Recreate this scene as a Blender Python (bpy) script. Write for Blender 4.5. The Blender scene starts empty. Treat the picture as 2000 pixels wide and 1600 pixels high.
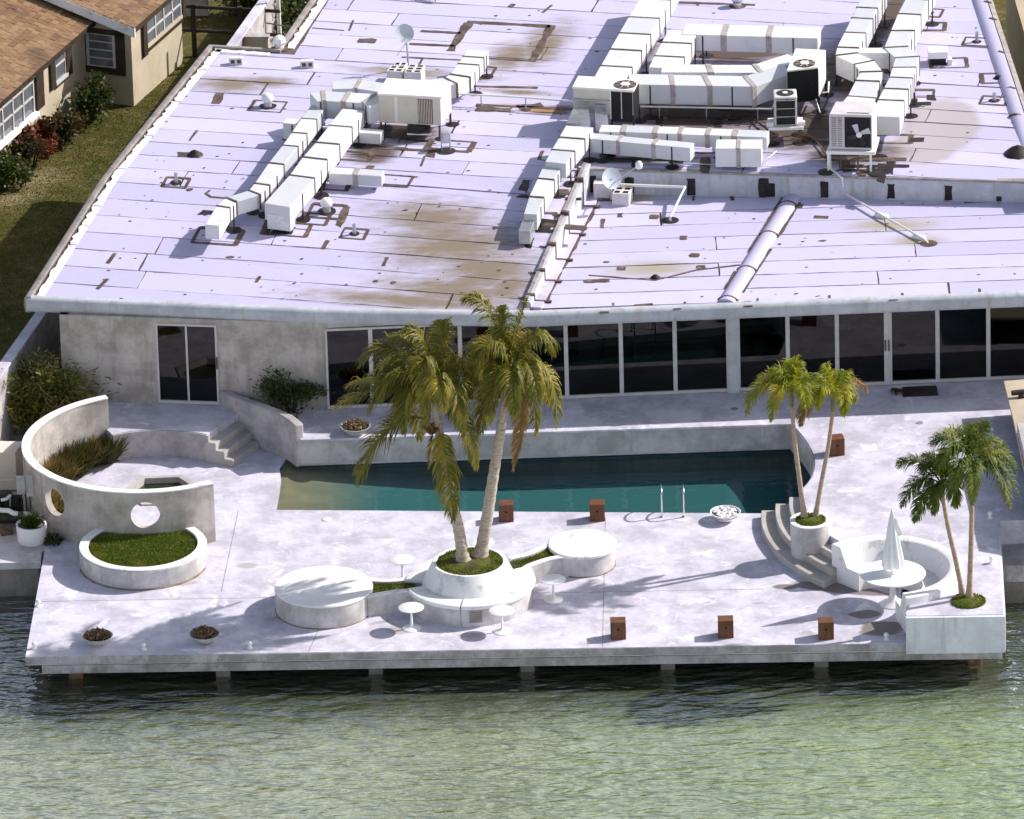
import bpy, bmesh, math, random
from mathutils import Vector, Matrix, noise
R = math.radians
C = bpy.context.scene.collection
SC = bpy.context.scene
# ------------------------------------------------------------------ camera, light
# Survey of the photograph: long lens from a helicopter, 23.6 deg down, 195 m away.
F, TH, RO, D0 = 18000., R(23.6), .028, 195.
FW = Vector((0, math.cos(TH), -math.sin(TH))); U0 = Vector((0, math.sin(TH), math.cos(TH))); R0 = Vector((1, 0, 0))
RI = math.cos(RO)*R0 - math.sin(RO)*U0; UI = math.sin(RO)*R0 + math.cos(RO)*U0
def ray(px, py): return FW + RI*((px-1000)/F) - UI*((py-800)/F)
CAM = -D0*ray(1000, 1240).normalized()
cd = bpy.data.cameras.new('camera'); cam = bpy.data.objects.new('camera', cd); C.objects.link(cam)
cd.sensor_width = 36; cd.lens = F/2000*36; cd.clip_start = 5; cd.clip_end = 3000
m3 = Matrix((RI, UI, -FW)).transposed(); cam.matrix_world = Matrix.Translation(CAM) @ m3.to_4x4()
SC.camera = cam
SUN_EL, SUN_AZ = R(36.5), R(71.3)          # azimuth clockwise from +Y
w = bpy.data.worlds.new('World'); SC.world = w; w.use_nodes = True
wn = w.node_tree.nodes; sky = wn.new('ShaderNodeTexSky'); sky.sky_type = 'NISHITA'; sky.sun_disc = False
sky.sun_elevation = SUN_EL; sky.sun_rotation = SUN_AZ; sky.altitude = 10; sky.air_density = 1; sky.dust_density = 2.5; sky.ozone_density = 1.5
w.node_tree.links.new(sky.outputs[0], wn['Background'].inputs[0]); wn['Background'].inputs[1].default_value = .085
# humid coastal haze: the sky pales evenly towards the horizon all the way round
tc = wn.new('ShaderNodeTexCoord'); sx = wn.new('ShaderNodeSeparateXYZ'); mz = wn.new('ShaderNodeMath'); mz.operation = 'MAXIMUM'; mz.inputs[1].default_value = 0
iv = wn.new('ShaderNodeMath'); iv.operation = 'SUBTRACT'; iv.inputs[0].default_value = 1; pw2 = wn.new('ShaderNodeMath'); pw2.operation = 'POWER'; pw2.inputs[1].default_value = 2
hz = wn.new('ShaderNodeBackground'); hz.inputs[0].default_value = (1, .985, .93, 1); ad = wn.new('ShaderNodeAddShader'); L_ = w.node_tree.links.new
hm = wn.new('ShaderNodeMath'); hm.operation = 'MULTIPLY'; hm.inputs[1].default_value = .75
L_(tc.outputs['Generated'], sx.inputs[0]); L_(sx.outputs[2], mz.inputs[0]); L_(mz.outputs[0], iv.inputs[1]); L_(iv.outputs[0], pw2.inputs[0]); L_(pw2.outputs[0], hm.inputs[0]); L_(hm.outputs[0], hz.inputs[1])
L_(wn['Background'].outputs[0], ad.inputs[0]); L_(hz.outputs[0], ad.inputs[1]); L_(ad.outputs[0], wn['World Output'].inputs[0])
sl = bpy.data.lights.new('sun', 'SUN'); so = bpy.data.objects.new('sun', sl); C.objects.link(so)
sl.energy = 4.7; sl.angle = R(.7); sl.color = (1, .95, .89)
sd = Vector((math.sin(SUN_AZ)*math.cos(SUN_EL), math.cos(SUN_AZ)*math.cos(SUN_EL), math.sin(SUN_EL)))
so.rotation_euler = sd.to_track_quat('Z', 'Y').to_euler(); so.location = (30, 10, 40)
vs = SC.view_settings; vs.view_transform = 'Standard'; vs.look = 'None'; vs.gamma = 1; vs.exposure = 0.3; vs.use_curve_mapping = False
SC.cycles.max_bounces = 8; SC.cycles.transparent_max_bounces = 12
SC.cycles.use_denoising = True

# ------------------------------------------------------------------ survey helpers
def P(px, py, z=0.):                        # point at height z seen at this spot of the photograph
    r = ray(px, py); t = (z-CAM.z)/r.z; return CAM + r*t
def PY(px, py, y):                          # point at depth y
    r = ray(px, py); t = (y-CAM.y)/r.y; return CAM + r*t
T = .65                                     # terrace level over the deck
WZ = -.82                                   # water level of the bay
EAVE = [(-10.6, 11.95), (-3.88, 10.74), (.64, 10.27), (11.5, 10.62), (16, 10.77)]
def lin(pts, x):
    if x <= pts[0][0]: (a, b), (c, d) = pts[0], pts[1]
    else:
        for (a, b), (c, d) in zip(pts, pts[1:]):
            if x <= c: break
    return b + (d-b)*(x-a)/(c-a)
def zU(x, y): return 3.0 + .1*min(6, max(0, y-lin(EAVE, x)))
def RU(px, py, h=0.):                       # point h above the upper roof
    z = 3.4
    for _ in range(25):
        p = P(px, py, z); z = zU(p.x, p.y)+h
    return P(px, py, z)
ZL = 3.0                                    # lower roof

# ------------------------------------------------------------------ mesh builder
ORG = {}
class MB:
    def __init__(s): s.v = []; s.f = []
    def add(s, vs, fs):
        n = len(s.v); s.v += [tuple(v) for v in vs]; s.f += [tuple(i+n for i in f) for f in fs]
    def prism(s, poly, z0, z1, inset=0):
        n = len(poly); a = sum(poly[i][0]*poly[(i+1) % n][1]-poly[(i+1) % n][0]*poly[i][1] for i in range(n))
        if a < 0: poly = poly[::-1]
        b = z0 if callable(z0) else (lambda x, y: z0); t = z1 if callable(z1) else (lambda x, y: z1)
        vs = [(p[0], p[1], b(p[0], p[1])) for p in poly]+[(p[0], p[1], t(p[0], p[1])) for p in poly]
        s.add(vs, [tuple(range(n-1, -1, -1)), tuple(range(n, 2*n))]+[(i, (i+1) % n, n+(i+1) % n, n+i) for i in range(n)]); return s
    def box(s, cx, cy, z0, sx, sy, h, rot=0):
        c, q = math.cos(rot), math.sin(rot)
        return s.prism([(cx+c*x-q*y, cy+q*x+c*y) for x, y in ((-sx/2, -sy/2), (sx/2, -sy/2), (sx/2, sy/2), (-sx/2, sy/2))], z0, z0+h)
    def tube(s, pts, r, n=8, caps=True):
        pts = [Vector(p) for p in pts]; rs = r if isinstance(r, (list, tuple)) else [r]*len(pts)
        vs = []; ref = None
        for i, p in enumerate(pts):
            t = (pts[min(i+1, len(pts)-1)]-pts[max(i-1, 0)]).normalized()
            if ref is None: ref = Vector((1, 0, 0)) if abs(t.x) < .8 else Vector((0, 1, 0))
            a = (ref - t*ref.dot(t)).normalized(); b = t.cross(a); ref = a
            vs += [p+(a*math.cos(k*2*math.pi/n)+b*math.sin(k*2*math.pi/n))*rs[i] for k in range(n)]
        fs = [(i*n+k, i*n+(k+1) % n, (i+1)*n+(k+1) % n, (i+1)*n+k) for i in range(len(pts)-1) for k in range(n)]
        if caps: fs += [tuple(range(n-1, -1, -1)), tuple(range((len(pts)-1)*n, len(pts)*n))]
        s.add(vs, fs); return s
    def lathe(s, prof, cx, cy, n=40, wob=None):
        vs = []
        for r, z in prof:
            for k in range(n):
                a = k*2*math.pi/n; rr = r*(wob(a, z) if wob else 1); vs.append((cx+rr*math.cos(a), cy+rr*math.sin(a), z))
        m = len(prof); fs = [(i*n+k, i*n+(k+1) % n, (i+1)*n+(k+1) % n, (i+1)*n+k) for i in range(m-1) for k in range(n)]
        fs += [tuple(range(n-1, -1, -1)), tuple(range((m-1)*n, m*n))]
        s.add(vs, fs); return s
    def arc(s, prof, cx, cy, a0, a1, n=48, zf=None):      # closed profile (r,z) swept about a vertical axis, degrees
        m = len(prof); vs = []
        for i in range(n+1):
            a = R(a0+(a1-a0)*i/n)
            vs += [(cx+r*math.cos(a), cy+r*math.sin(a), z) for r, z in prof]
        fs = [(i*m+k, i*m+(k+1) % m, (i+1)*m+(k+1) % m, (i+1)*m+k) for i in range(n) for k in range(m)]
        fs += [tuple(range(m-1, -1, -1)), tuple(range(n*m, n*m+m))]
        s.add(vs, fs); return s
    def wall(s, path, th, z0, z1):                         # thick polyline, th to each side
        L, Rr = offs(path, th), offs(path, -th); return s.prism(L+Rr[::-1], z0, z1)
    def sweep(s, path, prof):                              # profile (out, z) along an open xy(z) path, outward = right of travel
        n = len(prof); vs = []
        for i, p in enumerate(path):
            a = Vector(path[max(i-1, 0)][:2]); b = Vector(path[i][:2]); c = Vector(path[min(i+1, len(path)-1)][:2])
            d1 = (b-a).normalized() if i else (c-b).normalized(); d2 = (c-b).normalized() if i < len(path)-1 else d1
            t = (d1+d2).normalized(); k = 1/max(.4, t.dot(d1)); o = Vector((t.y, -t.x))*k; z = p[2] if len(p) > 2 else 0
            vs += [(b.x+o.x*u, b.y+o.y*u, z+q) for u, q in prof]
        fs = [(i*n+k, i*n+(k+1) % n, (i+1)*n+(k+1) % n, (i+1)*n+k) for i in range(len(path)-1) for k in range(n)]
        fs += [tuple(range(n-1, -1, -1)), tuple(range((len(path)-1)*n, len(path)*n))]
        s.add(vs, fs); return s
    def build(s, name, mat, parent=None, smooth=0, bevel=0, kind=None, label=None):
        o0 = ORG.get(parent.name, Vector()) if parent else Vector()
        me = bpy.data.meshes.new(name); me.from_pydata([(x-o0.x, y-o0.y, z-o0.z) for x, y, z in s.v], [], s.f); me.materials.append(mat)
        bm = bmesh.new(); bm.from_mesh(me); bmesh.ops.recalc_face_normals(bm, faces=bm.faces); bm.to_mesh(me); bm.free()
        if smooth: me.shade_smooth(); me.set_sharp_from_angle(angle=R(smooth))
        o = bpy.data.objects.new(name, me); C.objects.link(o)
        if parent: o.parent = parent; ORG[o.name] = o0
        if bevel:
            b = o.modifiers.new('bevel', 'BEVEL'); b.width = bevel; b.segments = 2; b.limit_method = 'ANGLE'; b.angle_limit = R(40)
        if kind: o['kind'] = kind
        if label: o['label'] = label
        return o
def offs(path, d):
    out = []
    for i in range(len(path)):
        a = Vector(path[max(i-1, 0)][:2]); b = Vector(path[i][:2]); c = Vector(path[min(i+1, len(path)-1)][:2])
        d1 = (b-a).normalized() if i else (c-b).normalized(); d2 = (c-b).normalized() if i < len(path)-1 else d1
        t = (d1+d2).normalized(); k = 1/max(.45, t.dot(d1)); out.append((b.x-t.y*d*k, b.y+t.x*d*k))
    return out
def spline(pts, n=8):                                      # Catmull-Rom through points (any dimension)
    pts = [Vector(p) for p in pts]; out = []
    for i in range(len(pts)-1):
        p0, p1, p2, p3 = pts[max(i-1, 0)], pts[i], pts[i+1], pts[min(i+2, len(pts)-1)]
        for k in range(n):
            t = k/n; out.append(.5*((2*p1)+(p2-p0)*t+(2*p0-5*p1+4*p2-p3)*t*t+(3*p1-p0-3*p2+p3)*t**3))
    return out+[pts[-1]]
def thing(name, label, cat, loc=(0, 0, 0), group=None):
    o = bpy.data.objects.new(name, None); C.objects.link(o); o.location = loc; o.empty_display_size = .2
    o['label'] = label; o['category'] = cat
    if group: o['group'] = group
    ORG[o.name] = Vector(loc); return o
def tag(o, label, cat, group=None):
    o['label'] = label; o['category'] = cat
    if group: o['group'] = group
    return o
def dup(src, delta, label, rot=0):
    r = src.copy(); C.objects.link(r); r.location = Vector(src.location)+Vector(delta); r.rotation_euler.z += rot; r['label'] = label
    for ch in list(src.children):
        c = ch.copy(); C.objects.link(c); c.parent = r
        for g in list(ch.children):
            d = g.copy(); C.objects.link(d); d.parent = c
    return r
def slab(name, outer, holes, z0, z1, mat, parent=None, kind=None):   # flat slab with holes, real sides
    bm = bmesh.new(); loops = [outer]+holes; ed = []
    for lp in loops:
        vs = [bm.verts.new((x, y, z1)) for x, y in lp]
        ed += [bm.edges.new((vs[i], vs[(i+1) % len(vs)])) for i in range(len(vs))]
    g = bmesh.ops.triangle_fill(bm, use_beauty=True, use_dissolve=False, edges=ed)
    r = bmesh.ops.extrude_face_region(bm, geom=bm.faces[:])
    for v in r['geom']:
        if isinstance(v, bmesh.types.BMVert): v.co.z = z0
    bmesh.ops.recalc_face_normals(bm, faces=bm.faces)
    me = bpy.data.meshes.new(name); bm.to_mesh(me); bm.free(); me.materials.append(mat)
    o = bpy.data.objects.new(name, me); C.objects.link(o)
    if parent: o.parent = parent
    if kind: o['kind'] = kind
    return o
def circ(cx, cy, r, a0=0, a1=360, n=48):
    full = abs(a1-a0) >= 360
    return [(cx+r*math.cos(R(a0+(a1-a0)*i/n)), cy+r*math.sin(R(a0+(a1-a0)*i/n))) for i in range(n if full else n+1)]
rnd = random.Random(7)
def U(a, b): return rnd.uniform(a, b)

# ------------------------------------------------------------------ materials
class NT:
    def __init__(s, name):
        s.m = bpy.data.materials.new(name); s.m.use_nodes = True; s.t = s.m.node_tree; s.n = s.t.nodes
        s.b = s.n['Principled BSDF']; s.out = s.n['Material Output']; s._p = None
    def node(s, ty, **k):
        x = s.n.new(ty)
        for a, v in k.items(): setattr(x, a, v)
        return x
    def link(s, a, b): s.t.links.new(a, b)
    @property
    def pos(s):
        if not s._p: s._p = s.node('ShaderNodeNewGeometry').outputs['Position']
        return s._p
    def noise(s, scale, detail=4, rough=.55, stretch=None, rot=0, dist=0):
        x = s.node('ShaderNodeTexNoise'); x.inputs['Scale'].default_value = scale; x.inputs['Detail'].default_value = detail
        x.inputs['Roughness'].default_value = rough; x.inputs['Distortion'].default_value = dist
        v = s.pos
        if stretch or rot:
            mp = s.node('ShaderNodeMapping'); s.link(v, mp.inputs[0]); mp.inputs['Rotation'].default_value = (0, 0, rot)
            if stretch: mp.inputs['Scale'].default_value = stretch
            v = mp.outputs[0]
        s.link(v, x.inputs['Vector']); return x.outputs['Fac']
    def ramp(s, fac, a, b, lo=0., hi=1.):
        x = s.node('ShaderNodeMapRange'); s.link(fac, x.inputs[0]); x.interpolation_type = 'SMOOTHSTEP'
        for i, q in enumerate((a, b, lo, hi)): x.inputs[i+1].default_value = q
        return x.outputs[0]
    def math(s, op, a, b=None):
        x = s.node('ShaderNodeMath', operation=op)
        for i, q in enumerate((a, b)):
            if q is None: continue
            if hasattr(q, 'links'): s.link(q, x.inputs[i])
            else: x.inputs[i].default_value = q
        return x.outputs[0]
    def mix(s, fac, a, b, blend='MIX'):
        x = s.node('ShaderNodeMix', data_type='RGBA', blend_type=blend)
        for sock, q in ((x.inputs[0], fac), (x.inputs[6], a), (x.inputs[7], b)):
            if hasattr(q, 'links'): s.link(q, sock)
            elif isinstance(q, (int, float)): sock.default_value = q
            else: sock.default_value = (*q, 1)
        return x.outputs[2]
    def stain(s, col, spots, color, edge=.6, nscale=2.5, namp=.7, amount=.8):    # stains: ellipses (x,y,rx,ry,rot) with torn edges
        acc = None; nz = s.noise(nscale, 7, .68, (.55, 1.7, 1), .22)
        for x, y, rx, ry, ro in spots:
            mp = s.node('ShaderNodeMapping', vector_type='TEXTURE'); s.link(s.pos, mp.inputs[0])
            mp.inputs['Location'].default_value = (x, y, 0); mp.inputs['Rotation'].default_value = (0, 0, ro); mp.inputs['Scale'].default_value = (rx, ry, 1e4)
            ln = s.node('ShaderNodeVectorMath', operation='LENGTH'); s.link(mp.outputs[0], ln.inputs[0])
            d = s.math('ADD', ln.outputs['Value'], s.math('MULTIPLY', s.math('SUBTRACT', nz, .5), namp*2))
            q = s.ramp(d, 1.0, 1.0-edge); acc = q if acc is None else s.math('MAXIMUM', acc, q)
        return s.mix(s.math('MULTIPLY', acc, amount), col, color)
    def done(s, col, rough=.8, bump=None, bdist=.01, bstr=.5, metal=0, spec=.3):
        if hasattr(col, 'links'): s.link(col, s.b.inputs['Base Color'])
        else: s.b.inputs['Base Color'].default_value = (*col, 1)
        s.b.inputs['Roughness'].default_value = rough; s.b.inputs['Metallic'].default_value = metal; s.b.inputs['Specular IOR Level'].default_value = spec
        if bump is not None:
            x = s.node('ShaderNodeBump'); x.inputs['Strength'].default_value = bstr; x.inputs['Distance'].default_value = bdist
            s.link(bump, x.inputs['Height']); s.link(x.outputs[0], s.b.inputs['Normal'])
        return s.m
def mottled(name, c1, c2, scale=2., rough=.8, c3=None, s3=9., t3=(.58, .72), bump=None, stretch=None, metal=0, spec=.3, bdist=.008, island=0, fine=.1):
    k = NT(name); n1 = k.noise(scale, 6, .62, stretch); col = k.mix(k.ramp(n1, .35, .65), c1, c2)
    if c3: col = k.mix(k.ramp(k.noise(s3, 5, .6, stretch), *t3), col, c3)
    if fine:
        f = k.noise(60, 3, .7); g = k.node('ShaderNodeMapRange'); k.link(f, g.inputs[0]); g.inputs[1].default_value = .3; g.inputs[2].default_value = .7
        g.inputs[3].default_value = 1-fine; g.inputs[4].default_value = 1+fine
        cc = k.node('ShaderNodeCombineColor'); [k.link(g.outputs[0], cc.inputs[i]) for i in range(3)]
        col = k.mix(1., col, cc.outputs[0], 'MULTIPLY')
    if island:
        gn = k.node('ShaderNodeNewGeometry'); col = k.mix(k.math('MULTIPLY', gn.outputs['Random Per Island'], island), col, c3 or c2)
    return k.done(col, rough, k.noise(bump, 5) if bump else None, bdist, .6, metal, spec)
def leafmat(name, c1, c2, c3, tr=.35, sc=1.2):
    k = NT(name); g = k.node('ShaderNodeNewGeometry'); rpi = g.outputs['Random Per Island']
    col = k.mix(rpi, c1, c2); col = k.mix(k.ramp(k.noise(sc, 3), .5, .68), col, c3)
    k.done(col, .5, spec=.35)
    tl = k.node('ShaderNodeBsdfTranslucent'); k.link(col, tl.inputs[0]); mx = k.node('ShaderNodeMixShader'); mx.inputs[0].default_value = tr
    k.link(k.b.outputs[0], mx.inputs[1]); k.link(tl.outputs[0], mx.inputs[2]); k.link(mx.outputs[0], k.out.inputs[0]); return k.m
def spot(px, py, rx, ry, ro=0, z=0.):
    p = P(px, py, z); return (p.x, p.y, rx, ry, ro)
def rspot(px, py, rx, ry, ro=0):
    p = RU(px, py); return (p.x, p.y, rx, ry, ro)

# deck: worn white-lavender paint on concrete
k = NT('deck_paint'); col = k.mix(k.ramp(k.noise(1.1, 8, .72), .36, .62), (.45, .43, .51), (.66, .635, .75))
col = k.mix(k.ramp(k.noise(1.7, 8, .72, dist=.6), .54, .68, 0, .85), col, (.84, .825, .89))
col = k.mix(k.ramp(k.noise(2.6, 9, .75, dist=1.2), .62, .72, 0, .6), col, (.50, .46, .48))
col = k.mix(k.ramp(k.noise(5, 8, .75), .55, .72, 0, .5), col, (.40, .375, .40)); col = k.mix(k.ramp(k.noise(16, 5, .7), .56, .72, 0, .35), col, (.80, .78, .86))
col = k.stain(col, [spot(482, 1105, .28, .2), spot(1190, 1195, .2, .12), spot(745, 1215, .35, .1, .4), spot(640, 1208, .35, .1, .5), spot(370, 1140, .3, .08, .4), spot(920, 1240, .35, .16), spot(1575, 1238, .24, .2), spot(1480, 1178, .2, .08), spot(780, 1232, .3, .25), spot(585, 1200, .9, .25, .3), spot(430, 885, .15, .06)], (.33, .29, .25), .5, 2.5, .7, .6)
col = k.stain(col, [spot(1722, 1228, .55, .42), spot(1640, 1150, 1.25, .28, -.35), spot(1535, 1146, .3, .16), spot(1690, 1200, .4, .25)], (.16, .125, .11), .25, 1.6, .55, .85)
M_deck = k.done(col, .62, k.noise(14, 6, .7), .006, .5, spec=.35)
def concrete(name, a, b, c, streak=True):
    k = NT(name); col = k.mix(k.ramp(k.noise(1.6, 7, .68), .36, .64), a, b)
    if streak: col = k.mix(k.ramp(k.noise(1., 6, .65, (5, 5, .5)), .52, .72, 0, .55), col, c)
    col = k.mix(k.ramp(k.noise(11, 7, .72), .55, .75, 0, .5), col, c)
    col = k.mix(k.ramp(k.noise(3.3, 6, .7), .58, .75, 0, .45), col, tuple(min(1, x*1.25) for x in b))
    return k.done(col, .85, k.noise(22, 6, .7), .008, .5, spec=.2)
M_wall = concrete('stucco_wall', (.35, .315, .29), (.55, .51, .48), (.26, .22, .195))
M_conc = concrete('bare_concrete', (.42, .40, .40), (.62, .60, .615), (.32, .285, .26))
k = NT('weathered_lip'); col = k.mix(k.ramp(k.noise(1.3, 7, .7), .38, .62), (.30, .285, .29), (.50, .49, .515)); col = k.mix(k.ramp(k.noise(1.2, 6, .7, (2.2, 2.2, .9)), .48, .72, 0, .65), col, (.18, .15, .12))
col = k.mix(k.ramp(k.noise(9, 7, .72), .55, .72, 0, .6), col, (.15, .125, .10)); col = k.mix(k.ramp(k.noise(2.6, 6, .7), .60, .72, 0, .6), col, (.62, .62, .66))
col = k.stain(col, [spot(1778, 1275, .12, .5), spot(1815, 1275, .16, .5), spot(945, 1290, .05, .5), spot(1625, 1290, .1, .5)], (.30, .185, .08), .8, 6, .5, .85); M_lip = k.done(col, .85, k.noise(22, 6, .7), .008, .5, spec=.2)
M_fascia = concrete('fascia_paint', (.44, .455, .50), (.56, .58, .645), (.33, .29, .25))
M_blockp = concrete('blue_white_paint', (.62, .64, .70), (.73, .76, .84), (.45, .43, .42))
M_sea = concrete('seawall_concrete', (.20, .185, .17), (.30, .28, .26), (.09, .075, .065))
M_white = mottled('white_paint', (.80, .79, .81), (.86, .85, .87), 1.5, .5, (.56, .53, .53), 3.2, (.54, .72), fine=.04)
M_whitep = mottled('white_plastic', (.82, .82, .83), (.86, .86, .87), 3, .35, spec=.5, fine=.02)
M_top = mottled('worn_white_top', (.82, .80, .83), (.88, .87, .89), .9, .6, (.66, .60, .60), 1.6, (.60, .68), stretch=(.5, 3, 1), fine=.05)
M_step = concrete('step_concrete', (.40, .375, .36), (.52, .49, .475), (.30, .27, .25), False)
M_patio = concrete('patio_concrete', (.34, .315, .315), (.52, .49, .50), (.28, .255, .245), False)
# roof membrane
k = NT('roof_membrane'); oi = k.node('ShaderNodeObjectInfo')
col = k.mix(oi.outputs['Random'], (.48, .455, .645), (.58, .545, .75)); col = k.mix(k.ramp(k.noise(1.1, 6, .62), .5, .75, 0, .35), col, (.50, .44, .52))
col = k.mix(k.ramp(k.noise(9, 5, .7), .62, .74, 0, .5), col, (.42, .35, .33)); col = k.mix(k.ramp(k.noise(2.2, 7, .72, (.5, 1.8, 1), .22), .56, .76, 0, .4), col, (.45, .38, .34)); col = k.mix(k.ramp(k.noise(22, 4, .7), .5, .75, 0, .3), col, (.76, .73, .86))
a = -.24
DIRT = [rspot(890, 480, 2.6, 2.0, a), rspot(850, 425, 2.1, 1.3, a), rspot(950, 530, 1.9, 2.0, a), rspot(800, 588, 3.8, .6, a), rspot(890, 570, 2.6, 1.2, a), rspot(990, 560, 1.0, 1.5, a), rspot(450, 165, 1.4, .8, a), rspot(520, 160, 1.2, .6, a),
        rspot(1010, 180, 1.3, .25, a), rspot(1060, 90, .9, 2.4, -.3), rspot(1000, 110, .9, 1.6, -.3), rspot(790, 140, 2., .5, a), rspot(920, 150, 1.2, .35, a), rspot(700, 190, 1.2, .4, a)]
col = k.stain(col, DIRT, (.22, .175, .125), .9, 2.6, .62, .97)
col = k.stain(col, [rspot(1840, 245, 1.0, 1.9, -.1), rspot(1800, 290, .9, 1.1, 0)], (.40, .36, .37), .25, 1.4, .2, .85)
col = k.stain(col, [rspot(800, 262, 1.1, .9, a), rspot(730, 300, .8, 1., a), rspot(1385, 225, 3.0, 1.7, 0), rspot(1440, 100, 2.4, 1.2, 0), rspot(1570, 250, 1.9, 2.4, 0), rspot(1650, 140, 1.2, 2.6, 0), rspot(1725, 40, .7, 3.4, -.3), rspot(1660, 300, 1.7, 1.0), rspot(1240, 110, .6, 2.4, -.3), rspot(1080, 215, .8, .4), rspot(1250, 312, 1.9, .3)], (.085, .058, .04), .7, 2.6, .4, .97)  # grime round the equipment, deepened to carry the shade under the ducts
col = k.stain(col, [rspot(1055, 215, .7, .3, a), rspot(760, 250, .6, .3, a), rspot(980, 205, .5, .15)], (.42, .24, .10), .7, 3, .6, .7)
def ls(px, py, rx, ry, ro=0): return spot(px, py, rx, ry, ro, ZL)
col = k.stain(col, [ls(1275, 525, 1.5, .75), ls(1745, 440, 1.5, .6), ls(1790, 470, 1.0, .5), ls(1240, 385, .9, .5)], (.36, .31, .22), .95, 2.4, .35, .9)
M_roof = k.done(col, .7, k.noise(30, 4, .6), .006, .45, spec=.25)
M_tar = mottled('tar', (.075, .05, .038), (.14, .10, .085), 3, .8, (.24, .19, .17), 6, fine=.2, bump=20)
M_tard = mottled('black_tar', (.012, .010, .009), (.035, .028, .024), 4, .6, fine=.2, bump=25)
M_trim = mottled('gravel_stop', (.26, .23, .22), (.38, .35, .35), 3, .8, (.16, .13, .12), 7, fine=.2)
k = NT('duct_wrap'); oi = k.node('ShaderNodeObjectInfo').outputs['Random']; col = k.mix(k.ramp(oi, 0, 1), (.55, .57, .62), (.78, .77, .775)); col = k.mix(k.ramp(k.noise(1.4, 6, .65), .45, .75, 0, .7), col, (.60, .59, .60))
col = k.mix(k.ramp(k.noise(5, 7, .72), .58, .72, 0, .6), col, (.36, .32, .30)); col = k.mix(k.ramp(k.noise(2.2, 6, .7, (1, 1, .5)), .66, .74, 0, .6), col, (.34, .25, .17)); M_duct = k.done(col, .45, k.noise(5, 3, .6), .02, .35, spec=.45)
M_galv = mottled('galvanised_metal', (.45, .46, .48), (.60, .61, .64), 3, .38, (.30, .30, .31), 5, metal=.75, fine=.05)
M_band = mottled('joint_band', (.33, .29, .28), (.44, .40, .39), 6, .7, fine=.15)
M_ac = mottled('cream_enamel', (.66, .61, .52), (.72, .67, .58), 2, .45, (.45, .38, .30), 5, (.66, .78), fine=.04)
M_acw = mottled('white_enamel', (.84, .82, .78), (.88, .86, .83), 2, .45, fine=.03)
M_acg = mottled('grey_enamel', (.58, .55, .56), (.66, .62, .64), 2, .5, (.40, .36, .35), 6, fine=.04)
M_coil = mottled('coil_grille', (.006, .006, .006), (.018, .018, .017), 30, .6, fine=.3)
M_dark = mottled('dark_metal', (.02, .018, .017), (.05, .045, .04), 5, .6, fine=.2)
M_rust = mottled('rusty_steel', (.10, .06, .04), (.20, .13, .09), 8, .8, fine=.2)
M_pvc = mottled('white_pipe', (.80, .79, .76), (.85, .84, .82), 4, .4, fine=.03)
M_cinder = mottled('cinder_block', (.62, .59, .60), (.72, .69, .70), 8, .9, fine=.12)
M_steel = mottled('polished_steel', (.7, .7, .72), (.8, .8, .8), 3, .18, metal=1, fine=0)
M_frame = mottled('aluminium_frame', (.52, .51, .51), (.60, .59, .59), 5, .4, metal=.0, fine=.03)
k = NT('tinted_glass'); k.done((.006, .007, .008), .03, spec=.5)
tr = k.node('ShaderNodeBsdfTransparent'); tr.inputs[0].default_value = (.085, .078, .07, 1); gl = k.node('ShaderNodeBsdfGlossy'); gl.inputs['Roughness'].default_value = .02; gl.inputs[0].default_value = (.9, .9, .9, 1)
fr = k.node('ShaderNodeFresnel'); fr.inputs[0].default_value = 1.5; mx = k.node('ShaderNodeMixShader')
k.link(fr.outputs[0], mx.inputs[0]); k.link(tr.outputs[0], mx.inputs[1]); k.link(gl.outputs[0], mx.inputs[2]); k.link(mx.outputs[0], k.out.inputs[0]); M_glass = k.m
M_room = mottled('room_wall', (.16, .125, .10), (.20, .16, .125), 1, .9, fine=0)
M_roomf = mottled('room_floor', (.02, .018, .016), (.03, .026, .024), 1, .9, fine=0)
M_wood = mottled('redwood', (.12, .05, .025), (.17, .075, .04), 1.5, .65, (.07, .03, .016), 6, stretch=(6, 6, 1), fine=.15)
M_hole = mottled('hole_dark', (.01, .006, .004), (.01, .006, .004), 1, .9, fine=0)
M_shingle = mottled('shingle', (.34, .19, .10), (.46, .29, .16), 2, .9, (.22, .12, .065), 5, fine=.25, bump=30)
M_cream = mottled('cream_stucco', (.46, .39, .29), (.53, .46, .35), 1.2, .9, (.36, .30, .225), 4, (.62, .78), fine=.06)
M_brownt = mottled('dark_brown_trim', (.03, .02, .015), (.05, .035, .025), 5, .6, fine=.1)
M_nwin = mottled('window_glass_far', (.10, .11, .13), (.16, .17, .19), 1.5, .12, spec=.6, fine=0)
M_bark = mottled('palm_bark', (.42, .35, .29), (.54, .47, .41), 5, .9, (.24, .18, .14), 9, (.52, .68), stretch=(1, 1, 5), fine=.15, bump=30)
M_bark2 = mottled('slim_palm_bark', (.36, .27, .21), (.45, .35, .28), 5, .9, (.22, .15, .11), 9, (.55, .7), stretch=(1, 1, 4), fine=.15)
M_crown = mottled('crownshaft', (.16, .17, .05), (.24, .22, .07), 4, .6, fine=.1)
M_frond = leafmat('coconut_leaf', (.13, .135, .016), (.26, .23, .035), (.40, .33, .06), .42)
M_frondd = leafmat('dry_frond', (.30, .18, .06), (.40, .26, .10), (.22, .12, .04))
M_frond2 = leafmat('bright_palm_leaf', (.20, .24, .014), (.36, .37, .03), (.50, .42, .05), .4)
M_frond3 = leafmat('green_palm_leaf', (.07, .11, .016), (.18, .22, .035), (.34, .34, .08), .4)
M_bamb = leafmat('bamboo_leaf', (.12, .145, .025), (.27, .27, .065), (.38, .30, .11), sc=2)
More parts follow.
